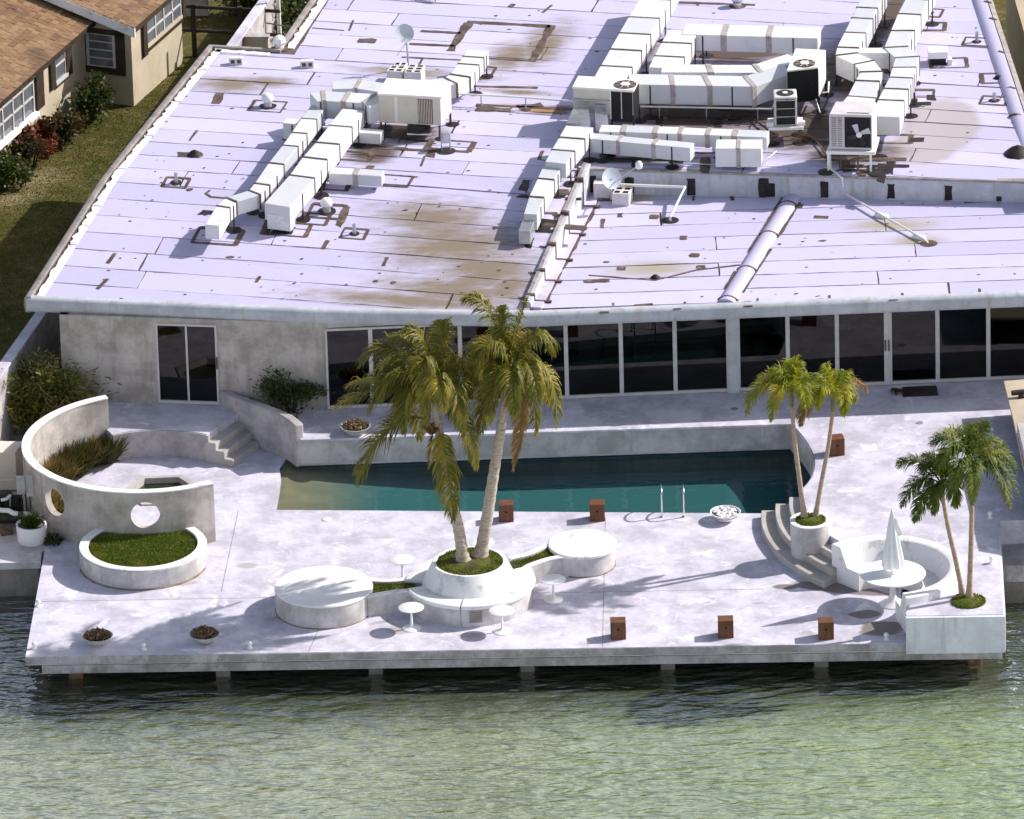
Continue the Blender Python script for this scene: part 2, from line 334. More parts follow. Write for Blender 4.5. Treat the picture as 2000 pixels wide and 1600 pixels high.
M_grassr = leafmat('ornamental_grass', (.07, .075, .018), (.17, .12, .035), (.30, .20, .06), sc=1.6)
M_grassg = leafmat('ornamental_grass_green', (.045, .055, .015), (.10, .085, .025), (.15, .09, .04), sc=1.6)
M_shrub = leafmat('shrub_leaf', (.028, .045, .012), (.07, .095, .022), (.10, .085, .03))
M_shrubr = leafmat('red_shrub_leaf', (.10, .025, .012), (.22, .06, .025), (.06, .05, .02))
M_shrubo = leafmat('bronze_shrub_leaf', (.05, .04, .012), (.10, .06, .02), (.03, .04, .012))
M_shrubg = leafmat('green_shrub_leaf', (.035, .06, .01), (.09, .12, .025), (.12, .10, .03))
M_turf = leafmat('turf_blade', (.08, .125, .014), (.17, .215, .024), (.26, .24, .05), .2, 2.2)
M_dry = leafmat('dried_plant', (.16, .11, .06), (.30, .22, .13), (.10, .065, .035))
M_soil = mottled('planter_soil', (.07, .055, .025), (.12, .12, .03), 3, .95, (.10, .12, .02), 6, (.45, .6), fine=.3, bump=20)
M_turfb = mottled('turf_ground', (.06, .09, .012), (.11, .14, .02), 2.5, .95, (.17, .14, .05), 3, (.58, .7), fine=.3, bump=30)
k = NT('dry_lawn'); col = k.mix(k.ramp(k.noise(.5, 7, .65), .36, .62), (.07, .075, .018), (.14, .12, .04))
col = k.mix(k.ramp(k.noise(3, 7, .75), .5, .72), col, (.24, .18, .085)); col = k.mix(k.ramp(k.noise(40, 3, .7), .4, .7, 0, .25), col, (.05, .05, .012))
col = k.stain(col, [(P(60, 350, .3).x, P(60, 350, .3).y, 1.4, .8, .5), (P(10, 390, .3).x, P(10, 390, .3).y, 1.2, .7, .5)], (.34, .28, .17), .9, 4, 1., .7)
M_lawn = k.done(col, .95, k.noise(50, 5, .7), .03, .8, spec=.1)
M_earth = mottled('bare_earth', (.10, .08, .06), (.16, .13, .10), 2, .95, fine=.3)
# ------------------------------------------------------------------ the setting: water, ground, decks
def water_mat(name, body, rough=.05):
    k = NT(name)
    n1 = k.noise(1.15, 2, .5, (.8, 2.0, 1), -.22, .3); n2 = k.noise(2.4, 2, .5, (.75, 1.9, 1), -.25, .4); n3 = k.noise(.32, 2, .5, (1, 1.6, 1), .3)
    n4 = k.noise(7, 2, .5, (.8, 1.7, 1), -.2, .3)
    h = k.math('ADD', k.math('MULTIPLY', n1, .62), k.math('ADD', k.math('MULTIPLY', n2, .36), k.math('ADD', k.math('MULTIPLY', n3, .7), k.math('MULTIPLY', n4, .07))))
    col = k.mix(k.ramp(k.noise(.16, 4, .6), .4, .65), body, tuple(x*1.22 for x in body)); return k, h, col
k, h, col = water_mat('bay_water', (.31, .34, .215))
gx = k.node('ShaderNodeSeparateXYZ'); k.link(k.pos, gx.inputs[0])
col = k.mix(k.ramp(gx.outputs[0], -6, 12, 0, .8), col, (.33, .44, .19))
col = k.mix(k.ramp(gx.outputs[1], -3.9, -.9), col, (.055, .07, .035))        # darkened beside the deck: its shadow and dark reflection painted into the colour
bp = k.node('ShaderNodeBump'); k.link(h, bp.inputs['Height']); bp.inputs['Distance'].default_value = .28; bp.inputs['Strength'].default_value = 1
df = k.node('ShaderNodeBsdfDiffuse'); k.link(col, df.inputs[0]); k.link(bp.outputs[0], df.inputs['Normal'])
gl = k.node('ShaderNodeBsdfGlossy'); gl.inputs['Roughness'].default_value = .06; k.link(bp.outputs[0], gl.inputs['Normal'])
fr = k.node('ShaderNodeFresnel'); fr.inputs[0].default_value = 6.5; k.link(bp.outputs[0], fr.inputs['Normal']); mx = k.node('ShaderNodeMixShader')
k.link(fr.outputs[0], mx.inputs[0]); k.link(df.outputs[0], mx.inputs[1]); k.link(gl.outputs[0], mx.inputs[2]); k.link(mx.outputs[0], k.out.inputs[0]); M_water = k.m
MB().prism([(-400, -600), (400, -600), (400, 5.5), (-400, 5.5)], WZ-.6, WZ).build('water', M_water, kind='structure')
M_ground = M_earth
LNX = [P(0, 722, 1.8), P(92, 612, 1.8), P(445, 85, 1.8), P(515, 0, 1.8)]      # property wall line
def wallx(y): a, b = LNX[0], LNX[3]; return a.x+(b.x-a.x)*(y-a.y)/(b.y-a.y)
SWY = 4.5
MB().prism([(wallx(SWY)+.02, SWY+.05), (13.3, SWY+.05), (13.3, 8), (14.5, 12), (16, 40), (wallx(40)+.02, 40)], WZ-3, -2.4).build('ground', M_earth, kind='structure')
g = MB()
g.prism([(-300, SWY+.05), (wallx(SWY)-.02, SWY+.05), (wallx(60)-.02, 60), (200, 60), (200, 500), (-300, 500)], WZ-1, .3); g.build('lawn', M_lawn, kind='structure')
MB().prism([(13.0, SWY+.05), (300, SWY+.05), (300, 59.9), (wallx(59.9)+.15, 59.9), (wallx(13)+.15, 13), (13.0, 13)], WZ-1, .2).build('neighbouring_ground', M_lawn, kind='structure')
# seawalls
sw = thing('seawall', 'weathered concrete seawall at the left edge of the terrace', 'seawall', (-13, SWY, WZ))
MB().prism([(-40, SWY-.35), (-10.16, SWY-.05), (-10.16, SWY+.35), (-40, SWY+.25)], WZ-.6, -.02).build('wall', M_sea, sw, bevel=.02)
MB().prism([(-40, SWY-.42), (-10.13, SWY-.12), (-10.13, SWY+.38), (-40, SWY+.28)], -.16, .012).build('cap', M_conc, sw, bevel=.02)
sr = thing('seawall', 'concrete seawall right of the raised deck block', 'seawall', (12, 2.6, WZ))
q1, q2 = P(1958, 1102, .1), P(2060, 1100, .1)
MB().prism([(q1.x-.8, q1.y), (40, q2.y-.2), (40, q2.y+.4), (q1.x-.8, q1.y+.4)], WZ-.6, -.3).build('wall', M_sea, sr)
MB().prism([(q1.x-.8, q1.y-.08), (40, q2.y-.28), (40, q2.y+.5), (q1.x-.8, q1.y+.5)], -.3, .1).build('cap', M_lip, sr, bevel=.02)
MB().prism([(10.2, q1.y+.5), (40, q2.y+.5), (40, 4.6), (10.2, 4.2)], -.35, .096).build('side_patio', M_patio, kind='structure')
MB().prism([(-40, SWY+.26), (-10.2, SWY+.38), (-9.6, SWY+1.0), (-10.0, 12), (wallx(12)+.13, 12), (wallx(8)-1, 8), (-40, 8)], -.38, -.004).build('equipment_pad', M_conc, kind='structure')

# lower deck with the pool opening and the hexagonal spa
FL = (-10.28, -.42); FRt = (10.33, -1.0)
poolL = [P(540, 996, 0), P(546, 962, 0), P(549, 938, 0), P(546, 914, 0)]
NL, NR = P(541, 996, 0), P(1500, 1003, 0)
HXM = (P(272, 934, 0)+P(346, 932, 0))/2; HEXR = .84; HXC = (HXM.x+.1, HXM.y-HEXR*.866)
hexa = [(HXC[0]+HEXR*math.cos(R(60*i+2)), HXC[1]+HEXR*math.sin(R(60*i+2))) for i in range(6)]
deckpoly = [FL, (8.29, -.955), (8.30, 1.5), (9.0, 5.9), (NR.x, NR.y)] + [(p.x, p.y) for p in poolL] + [(-4.87, 9.6), (-6.1, 11.2), (-10.3, 11.2), (-10.03, 5.6), (-10.08, 4.59)]
slab('pool_deck', deckpoly, [hexa], -.2, 0, M_deck, kind='structure')
db = thing('deck_beam', 'weathered double-lipped concrete edge beam along the front of the waterside deck', 'edge beam', (0, -.8, -.42))
fr_ = lambda x: lin([FL, FRt], x)
MB().prism([(FL[0]-.012, FL[1]-.03), (8.27, fr_(8.27)-.03), (8.27, fr_(8.27)+.3), (FL[0]+.0, FL[1]+.3)], -.185, -.006).build('upper_lip', M_lip, db, bevel=.03)
MB().prism([(FL[0]+.33, FL[1]+.03), (FRt[0]-.02, FRt[1]+.03), (FRt[0]-.02, FRt[1]+.6), (FL[0]+.38, FL[1]+.65)], -.43, -.232).build('lower_beam', M_lip, db, bevel=.015)
MB().prism([(FL[0]+.36, FL[1]+.6), (10.2, -.5), (10.3, 4.3), (-9.7, 4.5)], -.4, -.2).build('deck_underside', M_sea, db)
for i, px in enumerate((145, 433, 733, 1031, 1307, 1609, 1912)):
    x = P(px, 1325, -.45).x; y = fr_(x)+.75
    pl = thing('deck_piling', 'square concrete piling under the deck front, %s' % ['stained rusty at the far left corner', 'second from the left end', 'third from the left end', 'fourth, midway along the beam', 'third from the right end', 'second from the right end', 'dark and last under the raised block'][i], 'piling', (x, y, WZ-.6), 'pilings under the waterside deck')
    MB().box(x, y, WZ-.6, .3, .3, .21-.0+WZ*0+.98).build('pile', M_rust if i in (0, 6) else M_sea, pl, bevel=.02)
    for d in (1.9, 3.8):
        MB().box(x, y+d, WZ-.6, .3, .3, 1.19).build('rear_pile', M_sea, pl)
# raised terrace
S_C = (10.43, 5.17)
rail = spline([(-6.36, 11.3), (-5.95, 10.72), (-5.41, 10.22), (-4.85, 9.62), (-4.56, 9.12)], 8)
curve = spline([(6.27, 9.28), (6.55, 8.35), (6.72, 7.3), (6.62, 6.3), (6.37, 5.62)], 6)
arcT = [p for p in circ(S_C[0], S_C[1], 4.07, 174, 219.5, 24)]
ringo = circ(7.95, 1.09, 1.64, 113, -74, 60)
patioA = circ(-7.77, 7.81, 2.06, 117, 56, 24)
terr = patioA + [(-5.99, 10.55)] + [(p.x, p.y) for p in rail[10:]] + [(p.x, p.y) for p in curve] + arcT + ringo + [(8.30, -.84), (8.30, -1.0), (10.34, -1.06), (10.51, 3.7), (12.5, 3.75), (16, 12.2), (10.74, 11.6), (-3.9, 11.1), (-9.9, 12.0), (-9.9, 10.9), (-8.95, 10.2)]
slab('terrace', terr, [], -.0, T, M_deck, kind='structure')
# outer faces of the raised block (painted), a hair proud
tb = thing('block_face', 'blue-white painted front face of the raised deck corner over the water', 'wall', (9.3, -1.08, -.2))
MB().prism([(8.285, -.99), (8.285, -1.09), (10.37, -1.15), (10.37, -1.05)], -.2, T-.012).build('front_face', M_blockp, tb, bevel=.006)
MB().prism([(10.335, -1.05), (10.385, -1.05), (10.55, 3.7), (10.5, 3.7)], -.2, T-.012).build('side_face', M_blockp, tb)
pw = thing('pool_wall', 'stained concrete wall rising from the far side of the pool', 'wall', (0, 9.2, -.05))
MB().wall([(-4.62, 9.14), (6.27, 9.27)], .045, .06, T-.02).build('face', M_conc, pw)
MB().wall([(p.x, p.y) for p in curve], .03, .0, T-.02).build('curved_face', M_conc, pw, smooth=40)
MB().wall([(-4.55, 9.14), (6.3, 9.27)], .09, T-.05, T+.006).build('coping', M_deck, pw, bevel=.01)
# pool
basin = [(p.x, p.y) for p in poolL] + [(-4.9, 9.35), (6.3, 9.4)] + [(p.x, p.y) for p in curve] + [(NR.x, NR.y)]
pk = NT('pool_plaster'); gx = pk.node('ShaderNodeSeparateXYZ'); pk.link(pk.pos, gx.inputs[0])
pc = pk.mix(pk.ramp(pk.noise(1.4, 5), .4, .65), (.25, .16, .09), (.31, .205, .12)); pc = pk.mix(pk.ramp(gx.outputs[0], -5.0, -2.6), pc, (.036, .115, .122)); M_pool = pk.done(pc, .8)
pd = MB()
def zfl(x, y): return -.07 - .45*min(1, max(0, (x+5.0)/4.))**.8
xs = [-5.3, -4.9, -4.4, -4.39, -3.9, -3.89, -3.2, -2, -.5, 1, 3, 5, 6.9]
gv = []; ys = [5.5, 6.5, 7.5, 8.5, 9.5]
for x in xs:
    for y in ys: gv.append((x, y, zfl(x, y)))
pd.add(gv, [(i*5+j, i*5+j+1, i*5+j+6, i*5+j+5) for i in range(len(xs)-1) for j in range(4)])
pd.build('pool_floor', M_pool, kind='structure')
pwl = MB(); n = len(basin)
pwl.add([(x, y, -2) for x, y in basin]+[(x, y, -.012) for x, y in basin], [(i, (i+1) % n, n+(i+1) % n, n+i) for i in range(n)]); pwl.build('pool_lining', M_pool, kind='structure')
k, h, _ = water_mat('pool_water', (.1, .1, .1)); bp = k.node('ShaderNodeBump'); k.link(k.noise(2.2, 2, .5, (1, 2.5, 1)), bp.inputs['Height']); bp.inputs['Distance'].default_value = .03; bp.inputs['Strength'].default_value = .4
tr = k.node('ShaderNodeBsdfTransparent'); gl = k.node('ShaderNodeBsdfGlossy'); gl.inputs['Roughness'].default_value = .03; fr = k.node('ShaderNodeFresnel'); fr.inputs[0].default_value = 1.33
k.link(bp.outputs[0], gl.inputs['Normal']); k.link(bp.outputs[0], fr.inputs['Normal']); mx = k.node('ShaderNodeMixShader')
bk = k.node('ShaderNodeNewGeometry').outputs['Backfacing']; k.link(k.math('MULTIPLY', fr.outputs[0], k.math('SUBTRACT', 1., bk)), mx.inputs[0]); k.link(tr.outputs[0], mx.inputs[1]); k.link(gl.outputs[0], mx.inputs[2]); k.link(mx.outputs[0], k.out.inputs[0])
tr.inputs[0].default_value = (.74, .90, .90, 1); M_pw = k.m
MB().prism(basin, -2.2, -.02).build('pool_water', M_pw, kind='structure')
# spa
sp = thing('spa', 'sunken hexagonal spa with green water inside the curved wall', 'spa', (HXC[0], HXC[1], -.8))
hx2 = [(HXC[0]+(HEXR-.1)*math.cos(R(60*i+2)), HXC[1]+(HEXR-.1)*math.sin(R(60*i+2))) for i in range(6)]
hx3 = [(HXC[0]+(HEXR+.04)*math.cos(R(60*i+2)), HXC[1]+(HEXR+.04)*math.sin(R(60*i+2))) for i in range(6)]
s_ = slab('rim', hx3, [hx2], -.16, .035, M_step); s_.parent = sp; s_.location = -Vector(sp.location)
M_spaw = mottled('spa_water', (.012, .022, .01), (.02, .035, .014), 2, .06, spec=.6, fine=0)
MB().prism(hx2, -.5, -.10).build('water_surface', M_spaw, sp)

# ------------------------------------------------------------------ house
house = thing('house', 'low flat-roofed white house with a glass front facing the terrace', 'house', (0, 11.5, T))
WL = [(-9.85, 11.62), (-3.9, 10.72)]                  # left facade line, then glazed line
WM = lambda x: 10.69+.6*(x+3.9)/15.0
def wl(x): return lin(WL, x)
def seg(x0, x1, z0, z1, f, th=.2, mat=M_wall, name='wall', pr=house, off=0, **kw):
    return MB().prism([(x0, f(x0)+off), (x1, f(x1)+off), (x1, f(x1)+off+th), (x0, f(x0)+off+th)], z0, z1).build(name, mat, pr, **kw)
DX0, DX1 = -7.72, -6.36; ZD = T+1.95; ZH = 2.72
seg(-9.85, DX0, T-.8, ZH, wl); seg(DX1, -3.88, T-.8, ZH, wl); seg(DX0, DX1, ZD, ZH, wl); seg(DX0, DX1, T-.8, T+.03, wl)
MB().prism([(-9.85, 11.64), (-9.65, 11.64), (-5.6, 27), (-5.8, 27)], -.4, ZH).build('side_wall', M_wall, house)
seg(-3.88, 14, ZH-.1, ZH, WM); seg(-3.88, 14, T-.3, T+.05, WM)
fv = MB(); 
# sliding door left
def door(x0, x1, zb, zt, f, n, name):
    d = MB(); fw = .045
    d.prism([(x0, f(x0)-.03), (x1, f(x1)-.03), (x1, f(x1)+.08), (x0, f(x0)+.08)], zb, zb+.06); d.prism([(x0, f(x0)-.03), (x1, f(x1)-.03), (x1, f(x1)+.08), (x0, f(x0)+.08)], zt-.05, zt)
    for i in range(n+1):
        x = x0+(x1-x0)*i/n; x = min(max(x, x0+fw/2), x1-fw/2)
        d.prism([(x-fw/2, f(x)-.026), (x+fw/2, f(x)-.026), (x+fw/2, f(x)+.07), (x-fw/2, f(x)+.07)], zb+.06, zt-.05)
    o = d.build(name, M_frame, house)
    for i in range(n):
        a, b = x0+(x1-x0)*i/n+fw/2, x0+(x1-x0)*(i+1)/n-fw/2
        MB().prism([(a, f(a)+.02), (b, f(b)+.02), (b, f(b)+.03), (a, f(a)+.03)], zb+.05, zt-.045).build('pane', M_glass, o)
    return o
do = door(DX0, DX1, T+.03, ZD, wl, 2, 'sliding_door')
MB().box(DX1-.02, wl(DX1)-.05, T+.9, .03, .03, .28).build('handle', M_dark, do)
# long glazed front
def wx(px): return PY(px, 0, 11).x if False else (lambda p: p.x)(P(px, 776+(800-776)*(1215-px)/570, T))
wpx = [640, 728, 815, 902, 1004, 1108, 1215, 1320, 1424]
xs = [wx(p) for p in wpx]
for a, b in zip(xs, xs[1:]): door(a, b, T+.03, ZH-.12, WM, 1, 'window')
xp = wx(1424), wx(1443)
seg(xp[0]-.02, xp[1]+.02, T, ZH-.1, WM, .25, M_fascia, 'pillar', off=-.05)
wpx = [1443, 1540, 1636, 1733]; xs = [wx(p) for p in wpx]
for a, b in zip(xs, xs[1:]): o_ = door(a, b, T+.03, ZH-.12, WM, 1, 'window')
hx = xs[-1]
seg(hx-.06, hx+.07, T+.03, ZH-.12, WM, .1, M_frame, 'door_stile', off=-.045)
for s in (-.035, .045): MB().box(hx+s, WM(hx)-.065, T+.85, .025, .035, .26).build('handle', M_dark, house)
wpx = [1733, 1832, 1931, 2032, 2130]; xs = [wx(p)+.07*(i == 0) for i, p in enumerate(wpx)]
for a, b in zip(xs, xs[1:]): door(a, b, T+.03, ZH-.12, WM, 1, 'window')
# rooms behind the glass
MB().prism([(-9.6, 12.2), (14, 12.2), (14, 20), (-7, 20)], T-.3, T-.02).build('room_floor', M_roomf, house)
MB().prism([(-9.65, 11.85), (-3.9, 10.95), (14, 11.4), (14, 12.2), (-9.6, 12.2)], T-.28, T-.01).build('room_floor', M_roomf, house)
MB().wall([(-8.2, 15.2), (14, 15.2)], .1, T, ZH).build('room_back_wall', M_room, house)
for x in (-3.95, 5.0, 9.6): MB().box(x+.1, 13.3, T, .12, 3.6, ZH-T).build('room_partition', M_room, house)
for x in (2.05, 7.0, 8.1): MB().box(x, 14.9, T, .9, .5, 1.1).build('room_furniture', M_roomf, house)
# roof outlines
A = Vector((-10.6, 11.95, 3)); Cc = P(1033, 603, ZL); RB = RU(1150, 330); SR = RU(2000, 353); SR2 = Vector((14.6, SR.y-.38*1.0, 0)); SR2.y = SR.y+(SR.y-RB.y)/(SR.x-RB.x)*(14.6-SR.x)
D1 = RU(408, 90); D2 = RU(540, 98); D3 = RU(607, 0); D4 = D2+(D3-D2)*1.6
E1, E2 = RU(2000, 228), RU(1925, 0); E0 = E1+(E1-E2)*.55; E3 = E2+(E2-E1)*.4
edge_l = [(A.x, A.y), (D1.x, D1.y), (D2.x, D2.y), (D4.x, D4.y)]
upper = [(A.x, A.y), (-3.88, 10.74), (.64, 10.27), (Cc.x, Cc.y), (RB.x, RB.y), (SR.x, SR.y), (E0.x, SR2.y if False else SR.y+(SR.y-RB.y)/(SR.x-RB.x)*(E0.x-SR.x)), (E2.x, E2.y), (E3.x, E3.y), (D4.x, D4.y), (D2.x, D2.y), (D1.x, D1.y)]
lower = [(Cc.x, Cc.y), (11.5, 10.62), (14.6, 10.73), (SR2.x, SR2.y), (RB.x, RB.y)]
def clip(poly, a, b, c):                              # keep a*x+b*y<=c
    out = []
    for i in range(len(poly)):
        p, q = poly[i], poly[(i+1) % len(poly)]; dp, dq = a*p[0]+b*p[1]-c, a*q[0]+b*q[1]-c
        if dp <= 0: out.append(p)
        if dp*dq < 0:
            t = dp/(dp-dq); out.append((p[0]+t*(q[0]-p[0]), p[1]+t*(q[1]-p[1])))
    return out
def area(p): return abs(sum(p[i][0]*p[(i+1) % len(p)][1]-p[(i+1) % len(p)][0]*p[i][1] for i in range(len(p))))/2
def ragged(poly, step, amp, seed):                   # torn edge
    out = []
    for i in range(len(poly)):
        p, q = Vector(poly[i][:2]), Vector(poly[(i+1) % len(poly)][:2]); L = (q-p).length
        if L < 1e-4: continue
        n = max(1, int(L/step)); d = (q-p)/L; nn = Vector((-d.y, d.x))
        for j in range(n):
            s = p+(q-p)*j/n; w_ = noise.noise((s.x*1.3+seed, s.y*1.3, seed))+.6*noise.noise((s.x*5, s.y*5+seed, 1.7))
            out.append(tuple(s+nn*amp*w_*(1 if j else .4)))
    return out
def strips(poly, ang, ox, oy, pitch, cutlen, zf, lift, parent, thick=.016, gap=(.006, .024)):
    u = Vector((math.cos(ang), math.sin(ang))); v = Vector((-u.y, u.x)); o = Vector((ox, oy))
    vv = [(Vector(p)-o).dot(v) for p in poly]; uu = [(Vector(p)-o).dot(u) for p in poly]
    k0, k1 = math.floor(min(vv)/pitch)-1, math.ceil(max(vv)/pitch)
    for k_ in range(k0, k1+1):
        cuts = [min(uu)-1]; x = min(uu)+U(1.5, cutlen)
        while x < max(uu): cuts.append(x); x += U(.75, 1.25)*cutlen
        cuts.append(max(uu)+1)
        for c0, c1 in zip(cuts, cuts[1:]):
            ga = [U(*gap) for _ in range(4)]
            if rnd.random() < .16: ga[0] += U(.01, .03)
            if rnd.random() < .5: ga[3] += U(.0, .035)
            p = poly
            for n_, c_ in ((v, (k_+1)*pitch-ga[0]), (-v, -k_*pitch-ga[1]), (u, c1-ga[2]), (-u, -c0-ga[3])):
                p = clip(p, n_.x, n_.y, c_+o.dot(n_))
                if len(p) < 3: break
            if len(p) < 3 or area(p) < .05: continue
            p = ragged(p, .2, .022, k_*3.1+c0)
            MB().prism(p, lambda x, y: zf(x, y)+lift-thick-.01, lambda x, y: zf(x, y)+lift).build('roof_sheet', M_roof, parent)
# the upper roof is laid in two fields split along one row of sheets; a tar base lies under the sheets
ANG = -R(13.5); uu_ = Vector((math.cos(ANG), math.sin(ANG))); vv_ = Vector((-uu_.y, uu_.x)); vR = (Vector((RB.x, RB.y))-Vector((A.x, A.y))).dot(vv_)
PITCH = vR/10
def base(poly, ang, zf, name):
    v = Vector((-math.sin(ang), math.cos(ang))); b = MB(); q = [Vector(p).dot(v) for p in poly]; y = min(q)
    while y < max(q):
        p = clip(clip(poly, v.x, v.y, y+1.), -v.x, -v.y, -y)
        if len(p) > 2 and area(p) > .001: b.prism(p, lambda x, y: zf(x, y)-.25, lambda x, y: zf(x, y)-.016)
        y += 1.
    return b.build(name, M_tar, house)
cA = Vector((A.x, A.y)).dot(vv_)+vR
upins = [(A.x+.40, A.y+.03)]+upper[1:10]+[(D4.x+.4, D4.y), (D2.x+.42, D2.y-.34), (D1.x+.33, D1.y-.32)]
for pl in (upper, upins):
    for sg in (1, -1):
        q = clip(pl, vv_.x*sg, vv_.y*sg, cA*sg)
        if pl is upper: base(q, ANG, zU, 'roof_base')
        else: strips(q, ANG, A.x, A.y, PITCH, 9, zU, 0, house)
base(lower, R(.5), lambda x, y: ZL, 'roof_base')
strips(lower, R(.5), Cc.x, Cc.y, .76, 10, lambda x, y: ZL, 0, house)
# soffit / eave
MB().prism([(-10.55, 12.0), (-3.88, 10.8), (.64, 10.33), (11.5, 10.68), (14.6, 10.8), (14.6, 12), (-3.9, 11.2), (-10.3, 12.6)], 2.68, 2.74).build('soffit', M_fascia, house)
prof = [(-.12, .03), (-.04, .03), (.03, .012), (.075, -.05), (.085, -.13), (.075, -.22), (.035, -.30), (-.06, -.335), (-.12, -.335)]
ev = [(A.x+.02, A.y), (-7.2, 11.34), (-3.88, 10.74), (.64, 10.27), (5, 10.41), (11.5, 10.62), (14.6, 10.73)]
MB().sweep([(x, y, 3.0) for x, y in ev], prof).build('eave_fascia', M_fascia, house, smooth=50)
lp = [(D4.x, D4.y), (D2.x, D2.y), (D1.x, D1.y)]+[(A.x+(D1.x-A.x)*t, A.y+(D1.y-A.y)*t) for t in (.8, .6, .4, .2, 0)]
lp = [(x, y, zU(x, y)) for x, y in lp]
MB().sweep(lp, [(-.13, .055), (-.02, .05), (.03, .0), (.045, -.15), (.02, -.33), (-.1, -.335), (-.13, -.1)]).build('gravel_stop', M_trim, house, smooth=50)
# torn white border strips along the left edge
def border(a, b, name='border_sheet'):
    a, b = Vector(a[:2]), Vector(b[:2]); d = (b-a).normalized(); n_ = Vector((d.y, -d.x)); L = (b-a).length; s = .15
    while s < L-.2:
        e = min(L-.05, s+U(1.7, 2.6)); p0, p1 = a+d*s, a+d*(e-.05)
        out = [p0+n_*.21+(p1-p0)*t+n_*(.09*noise.noise((t*9+s, 3, 1))+.03*noise.noise((t*31, s, 4))) for t in [i/16 for i in range(17)]]
        poly = [(p.x, p.y) for p in out]+[tuple(p1+n_*.38), tuple(p0+n_*.38)]
        MB().prism(poly, lambda x, y: zU(x, y)-.02, lambda x, y: zU(x, y)+.012).build(name, M_white, house); s = e
border((A.x, A.y), (D1.x, D1.y)); border((D2.x, D2.y), (D4.x, D4.y)); border((D1.x+.1, D1.y), (D2.x, D2.y))
# right upper edge: rounded white kerb with dark straps
re = [(E0.x, E0.y), (E1.x, E1.y), (E2.x, E2.y), (E3.x, E3.y)]
rez = [(x, y, zU(x, y)) for x, y in re]
MB().sweep(rez, [(-.32, -.01), (-.27, .05), (-.15, .1), (-.0, .08), (.02, -.2), (-.3, -.2)]).build('edge_kerb', M_roof, house, smooth=60)
MB().sweep(rez, [(.021, .09), (.15, .04), (.16, -.3), (.021, -.3)]).build('edge_gutter', M_trim, house)
for px, py in ((1945, 45), (1962, 110), (1983, 180), (1993, 232), (1935, 12)):
    p = RU(px, py); MB().sweep([(p.x-.02, p.y-.03, zU(p.x, p.y)), (p.x+.02, p.y+.03, zU(p.x, p.y))], [(-.3, -.01), (-.3, .02), (-.26, .06), (-.15, .108), (.01, .09), (.03, .0)]).build('tar_strap', M_tar, house)
# step between the roofs, low kerb along the ridge
st = [(RB.x, RB.y), (SR.x, SR.y), (SR2.x, SR2.y)]
MB().prism([(RB.x-.02, RB.y-.02), (SR2.x, SR2.y-.02), (SR2.x, SR2.y+.15), (RB.x-.02, RB.y+.15)], ZL-.2, lambda x, y: zU(x, y)+.012).build('roof_step', M_fascia, house)
MB().prism([(RB.x, RB.y-.05), (SR2.x, SR2.y-.05), (SR2.x, SR2.y+.1), (RB.x, RB.y+.1)], lambda x, y: zU(x, y)-.03, lambda x, y: zU(x, y)+.022).build('step_flashing', M_trim, house)
for px, wd, ht in ((1158, .36, .42), (1232, .24, .36), (1352, .24, .38), (1495, .28, .42), (1507, .2, .3), (1611, .2, .38), (1740, .19, .36), (1852, .19, .34), (1950, .12, .1)):
    p = RU(px, 345); x = p.x; y = RB.y+(SR2.y-RB.y)*(x-RB.x)/(SR2.x-RB.x)-.02
    pol = ragged([(x-wd/2, ZL+.02), (x+wd/2, ZL+.02), (x+wd/2, ZL+.04+ht), (x-wd/2, ZL+.04+ht)], .05, .035, px)
    b = MB(); m = len(pol); b.add([(u, y-.012, z) for u, z in pol]+[(u, y+.01, z) for u, z in pol], [tuple(range(m)), tuple(range(2*m-1, m-1, -1))]+[(i, (i+1) % m, m+(i+1) % m, m+i) for i in range(m)])
    b.build('tar_patch', M_tard, house)
rg = [(Cc.x-.02, Cc.y+.02), (RB.x-.02, RB.y+.1)]
dR = (Vector(rg[1])-Vector(rg[0])).normalized(); nR = Vector((dR.y, -dR.x))
def rpt(t, o): p = Vector(rg[0]).lerp(Vector(rg[1]), t)+nR*o; return (p.x, p.y)
MB().prism([rpt(0, -.09), rpt(1, -.09), rpt(1, .07), rpt(0, .07)], ZL-.1, lambda x, y: zU(x, y)+.10).build('ridge_kerb', M_fascia, house, bevel=.02)
MB().prism([rpt(0, -.10), rpt(1, -.10), rpt(1, -.02), rpt(0, -.02)], ZL-.1, lambda x, y: zU(x, y)+.115).build('ridge_flashing', M_trim, house)
MB().prism([rpt(.0, .071), rpt(1, .071), rpt(1, .30), rpt(.0, .30)], ZL-.05, lambda x, y: ZL+.035).build('ridge_apron', M_roof, house)
MB().prism(ragged([rpt(.05, .29), rpt(.97, .29), rpt(.97, .38), rpt(.05, .36)], .1, .05, 5), ZL-.03, ZL+.008).build('tar_seam', M_tar, house)
for t in (.05, .22, .4, .62, .86):
    MB().prism([rpt(t, -.11), rpt(t, .08), rpt(t+.012, .08), rpt(t+.012, -.11)], ZL, lambda x, y: zU(x, y)+.119).build('tar_strap', M_tar, house)
    MB().prism(ragged([rpt(t, .0715), rpt(t, .45), rpt(t+.014, .45), rpt(t+.01, .0715)], .08, .015, t*9), ZL-.03, ZL+.042).build('tar_strap', M_tar, house)
    MB().prism(ragged([rpt(t, -.3), rpt(t, -.1), rpt(t+.012, -.1), rpt(t+.012, -.3)], .08, .02, t*5), lambda x, y: zU(x, y)-.02, lambda x, y: zU(x, y)+.01).build('tar_strap', M_tar, house)
